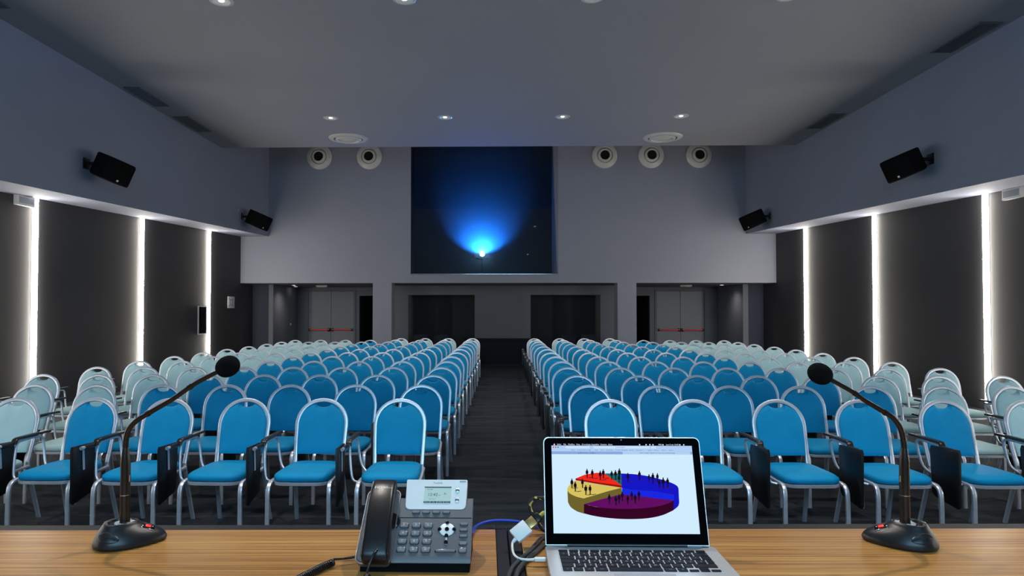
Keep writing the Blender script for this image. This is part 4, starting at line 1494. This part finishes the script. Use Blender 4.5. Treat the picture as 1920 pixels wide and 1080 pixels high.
def person_mark(x, y, h, c_='figure_dark'):
    k = h / 66.0
    poly([(x - 4 * k, y - 1), (x - 3 * k, y - 30 * k), (x - 8 * k, y - 26 * k), (x - 10 * k, y - 40 * k), (x - 8 * k, y - 52 * k), (x - 3 * k, y - 56 * k), (x + 3 * k, y - 56 * k),
          (x + 8 * k, y - 52 * k), (x + 10 * k, y - 40 * k), (x + 8 * k, y - 26 * k), (x + 5 * k, y - 30 * k), (x + 6 * k, y), (x + 1 * k, y), (x + 0.5 * k, y - 26 * k), (x - 0.5 * k, y)], c_)
    poly([(x + 4.2 * k * math.cos(R(a)), y - 60.5 * k + 5.5 * k * math.sin(R(a))) for a in range(0, 360, 45)], c_)


def person_shadow(x, y, h):
    poly([(x, y), (x + h * .3, y - 3), (x + h * .75, y - 6), (x + h * .8, y - 3), (x + h * .4, y + 1)], 'figure_shadow')


for x, y, h in ((555, 506, 66), (578, 528, 68), (627, 503, 62), (650, 550, 68), (679, 548, 66), (658, 436, 62), (694, 440, 62), (748, 451, 65), (769, 440, 64), (826, 446, 60), (852, 446, 64),
                (878, 443, 72), (876, 468, 56), (936, 462, 62), (1015, 450, 64), (1080, 460, 52), (1106, 470, 70), (1137, 462, 60), (1150, 500, 56), (1176, 502, 72), (1206, 498, 66),
                (810, 607, 66), (855, 618, 66), (877, 606, 64), (898, 590, 64), (936, 611, 62), (963, 585, 62), (986, 607, 66), (1012, 583, 64)):
    person_shadow(x, y, h * 0.8)
    person_mark(x, y, h)
b.build('display', SM, ld, smooth=0)

# ================================================================== CABLES ON THE DESK
t = empty('ethernet_cable', 'blue network cable running from the telephone behind the laptop', 'cable', (0, 0, 0))
B().sweep(bez([(-0.075, 1.372, TZ + 0.016), (-0.066, 1.425, TZ + 0.007), (-0.056, 1.480, TZ + 0.008), (-0.022, 1.506, TZ + 0.0105), (0.026, 1.510, TZ + 0.009), (0.066, 1.487, TZ + 0.006), (0.095, 1.470, TZ + 0.0036), (0.16, 1.468, TZ + 0.0034), (0.25, 1.470, TZ + 0.0034)], 6), circ(0.0031, 8)).build('jacket', M_BLUECABLE, t, smooth=60)
B().box(-0.083, -0.067, 1.353, 1.374, TZ + 0.010, TZ + 0.022, bevel=0.002).build('plug', M_PANELGREY, t)

t = empty('video_adapter', 'white video adapter with white lead plugged into the left side of the laptop', 'adapter', (0.036, 1.372, TZ + 0.030))
AM = Matrix.Rotation(R(-10), 4, 'Z') @ Matrix.Rotation(R(50), 4, 'X') @ Matrix.Rotation(R(44), 4, 'Z')
B().box(-0.0175, 0.0175, -0.0155, 0.0155, -0.006, 0.006, bevel=0.0018, mtx=AM).build('adapter_body', M_WHITE, t)
pl0 = AM @ Vector((-0.0175, -0.004, -0.001))
pl1 = AM @ Vector((-0.027, -0.006, -0.001))
P0 = Vector((0.036, 1.372, TZ + 0.030))
end = [Vector((0.0195, 1.315, TZ + 0.008)) - P0, Vector((0.029, 1.286, TZ + 0.008)) - P0, Vector((0.046, 1.272, TZ + 0.0105)) - P0, Vector((0.060, 1.270, TZ + 0.0125)) - P0]
B().sweep(bez([tuple(pl0), tuple(pl1)] + [tuple(e) for e in end], 6), circ(0.0024, 8)).build('lead', M_WHITE, t, smooth=60)
B().sweep([tuple(pl0), tuple(pl0.lerp(pl1, 0.9))], circ(0.0045, 10), scale=[1, 0.7]).build('strain_relief', M_WHITE, t, smooth=60)
B().box(0.058, 0.079, 1.2655, 1.2745, TZ + 0.009, TZ + 0.016, bevel=0.0022, mtx=Matrix.Translation(-P0)).build('connector', M_WHITE, t)

t = empty('video_cable', 'black and yellow braided cable with gold plug, looped behind the laptop', 'cable', (0.036, 1.372, TZ + 0.030))
GM = AM @ Matrix.Translation((0.030, 0.001, 0))
B().box(-0.012, 0.006, -0.010, 0.010, -0.0045, 0.0045, bevel=0.001, mtx=GM).build('gold_plug', M_GOLD, t)
B().box(0.0062, 0.020, -0.009, 0.009, -0.005, 0.005, bevel=0.002, mtx=GM).build('plug_grip', M_BLACK, t)
st = GM @ Vector((0.020, 0, 0))
st2 = GM @ Vector((0.032, 0, 0))
w_ = lambda x, y, z: tuple(Vector((x, y, z)) - P0)
B().sweep(bez([tuple(st), tuple(st2), w_(0.090, 1.440, 1.192), w_(0.118, 1.452, 1.206), w_(0.112, 1.462, 1.214), w_(0.086, 1.468, 1.213), w_(0.066, 1.468, 1.211), w_(0.0565, 1.466, 1.1985), w_(0.0620, 1.462, 1.181), w_(0.0725, 1.458, 1.166), w_(0.086, 1.452, 1.150), w_(0.12, 1.445, TZ + 0.0045), w_(0.20, 1.450, TZ + 0.0045)], 6), circ(0.0041, 8)).build('braided_jacket', M_BRAID, t, smooth=60)

for k, (dx, lab) in enumerate(((0.0, 'dark grey cable crossing the desk left of the laptop, upper one of the pair'), (0.013, 'dark grey cable crossing the desk left of the laptop, lower one of the pair'))):
    t = empty('power_cable', lab, 'cable', (0, 0, 0), 0, 'pair of dark grey cables')
    dz = 0.0048
    B().sweep(bez([(0.20 + dx, 1.412 - k * .02, TZ + dz), (0.12 + dx, 1.425 - k * .02, TZ + dz), (0.084 + dx * .6, 1.417 - k * 0.03, TZ + dz), (0.054 + dx, 1.338, TZ + dz), (0.030 + dx, 1.282, TZ + dz), (0.014 + dx, 1.235, TZ + dz), (0.006 + dx, 1.16, TZ + dz), (0.004 + dx, 1.05, TZ + dz)], 6), circ(0.0046, 8)).build('jacket', M_GREYCABLE, t, smooth=60)
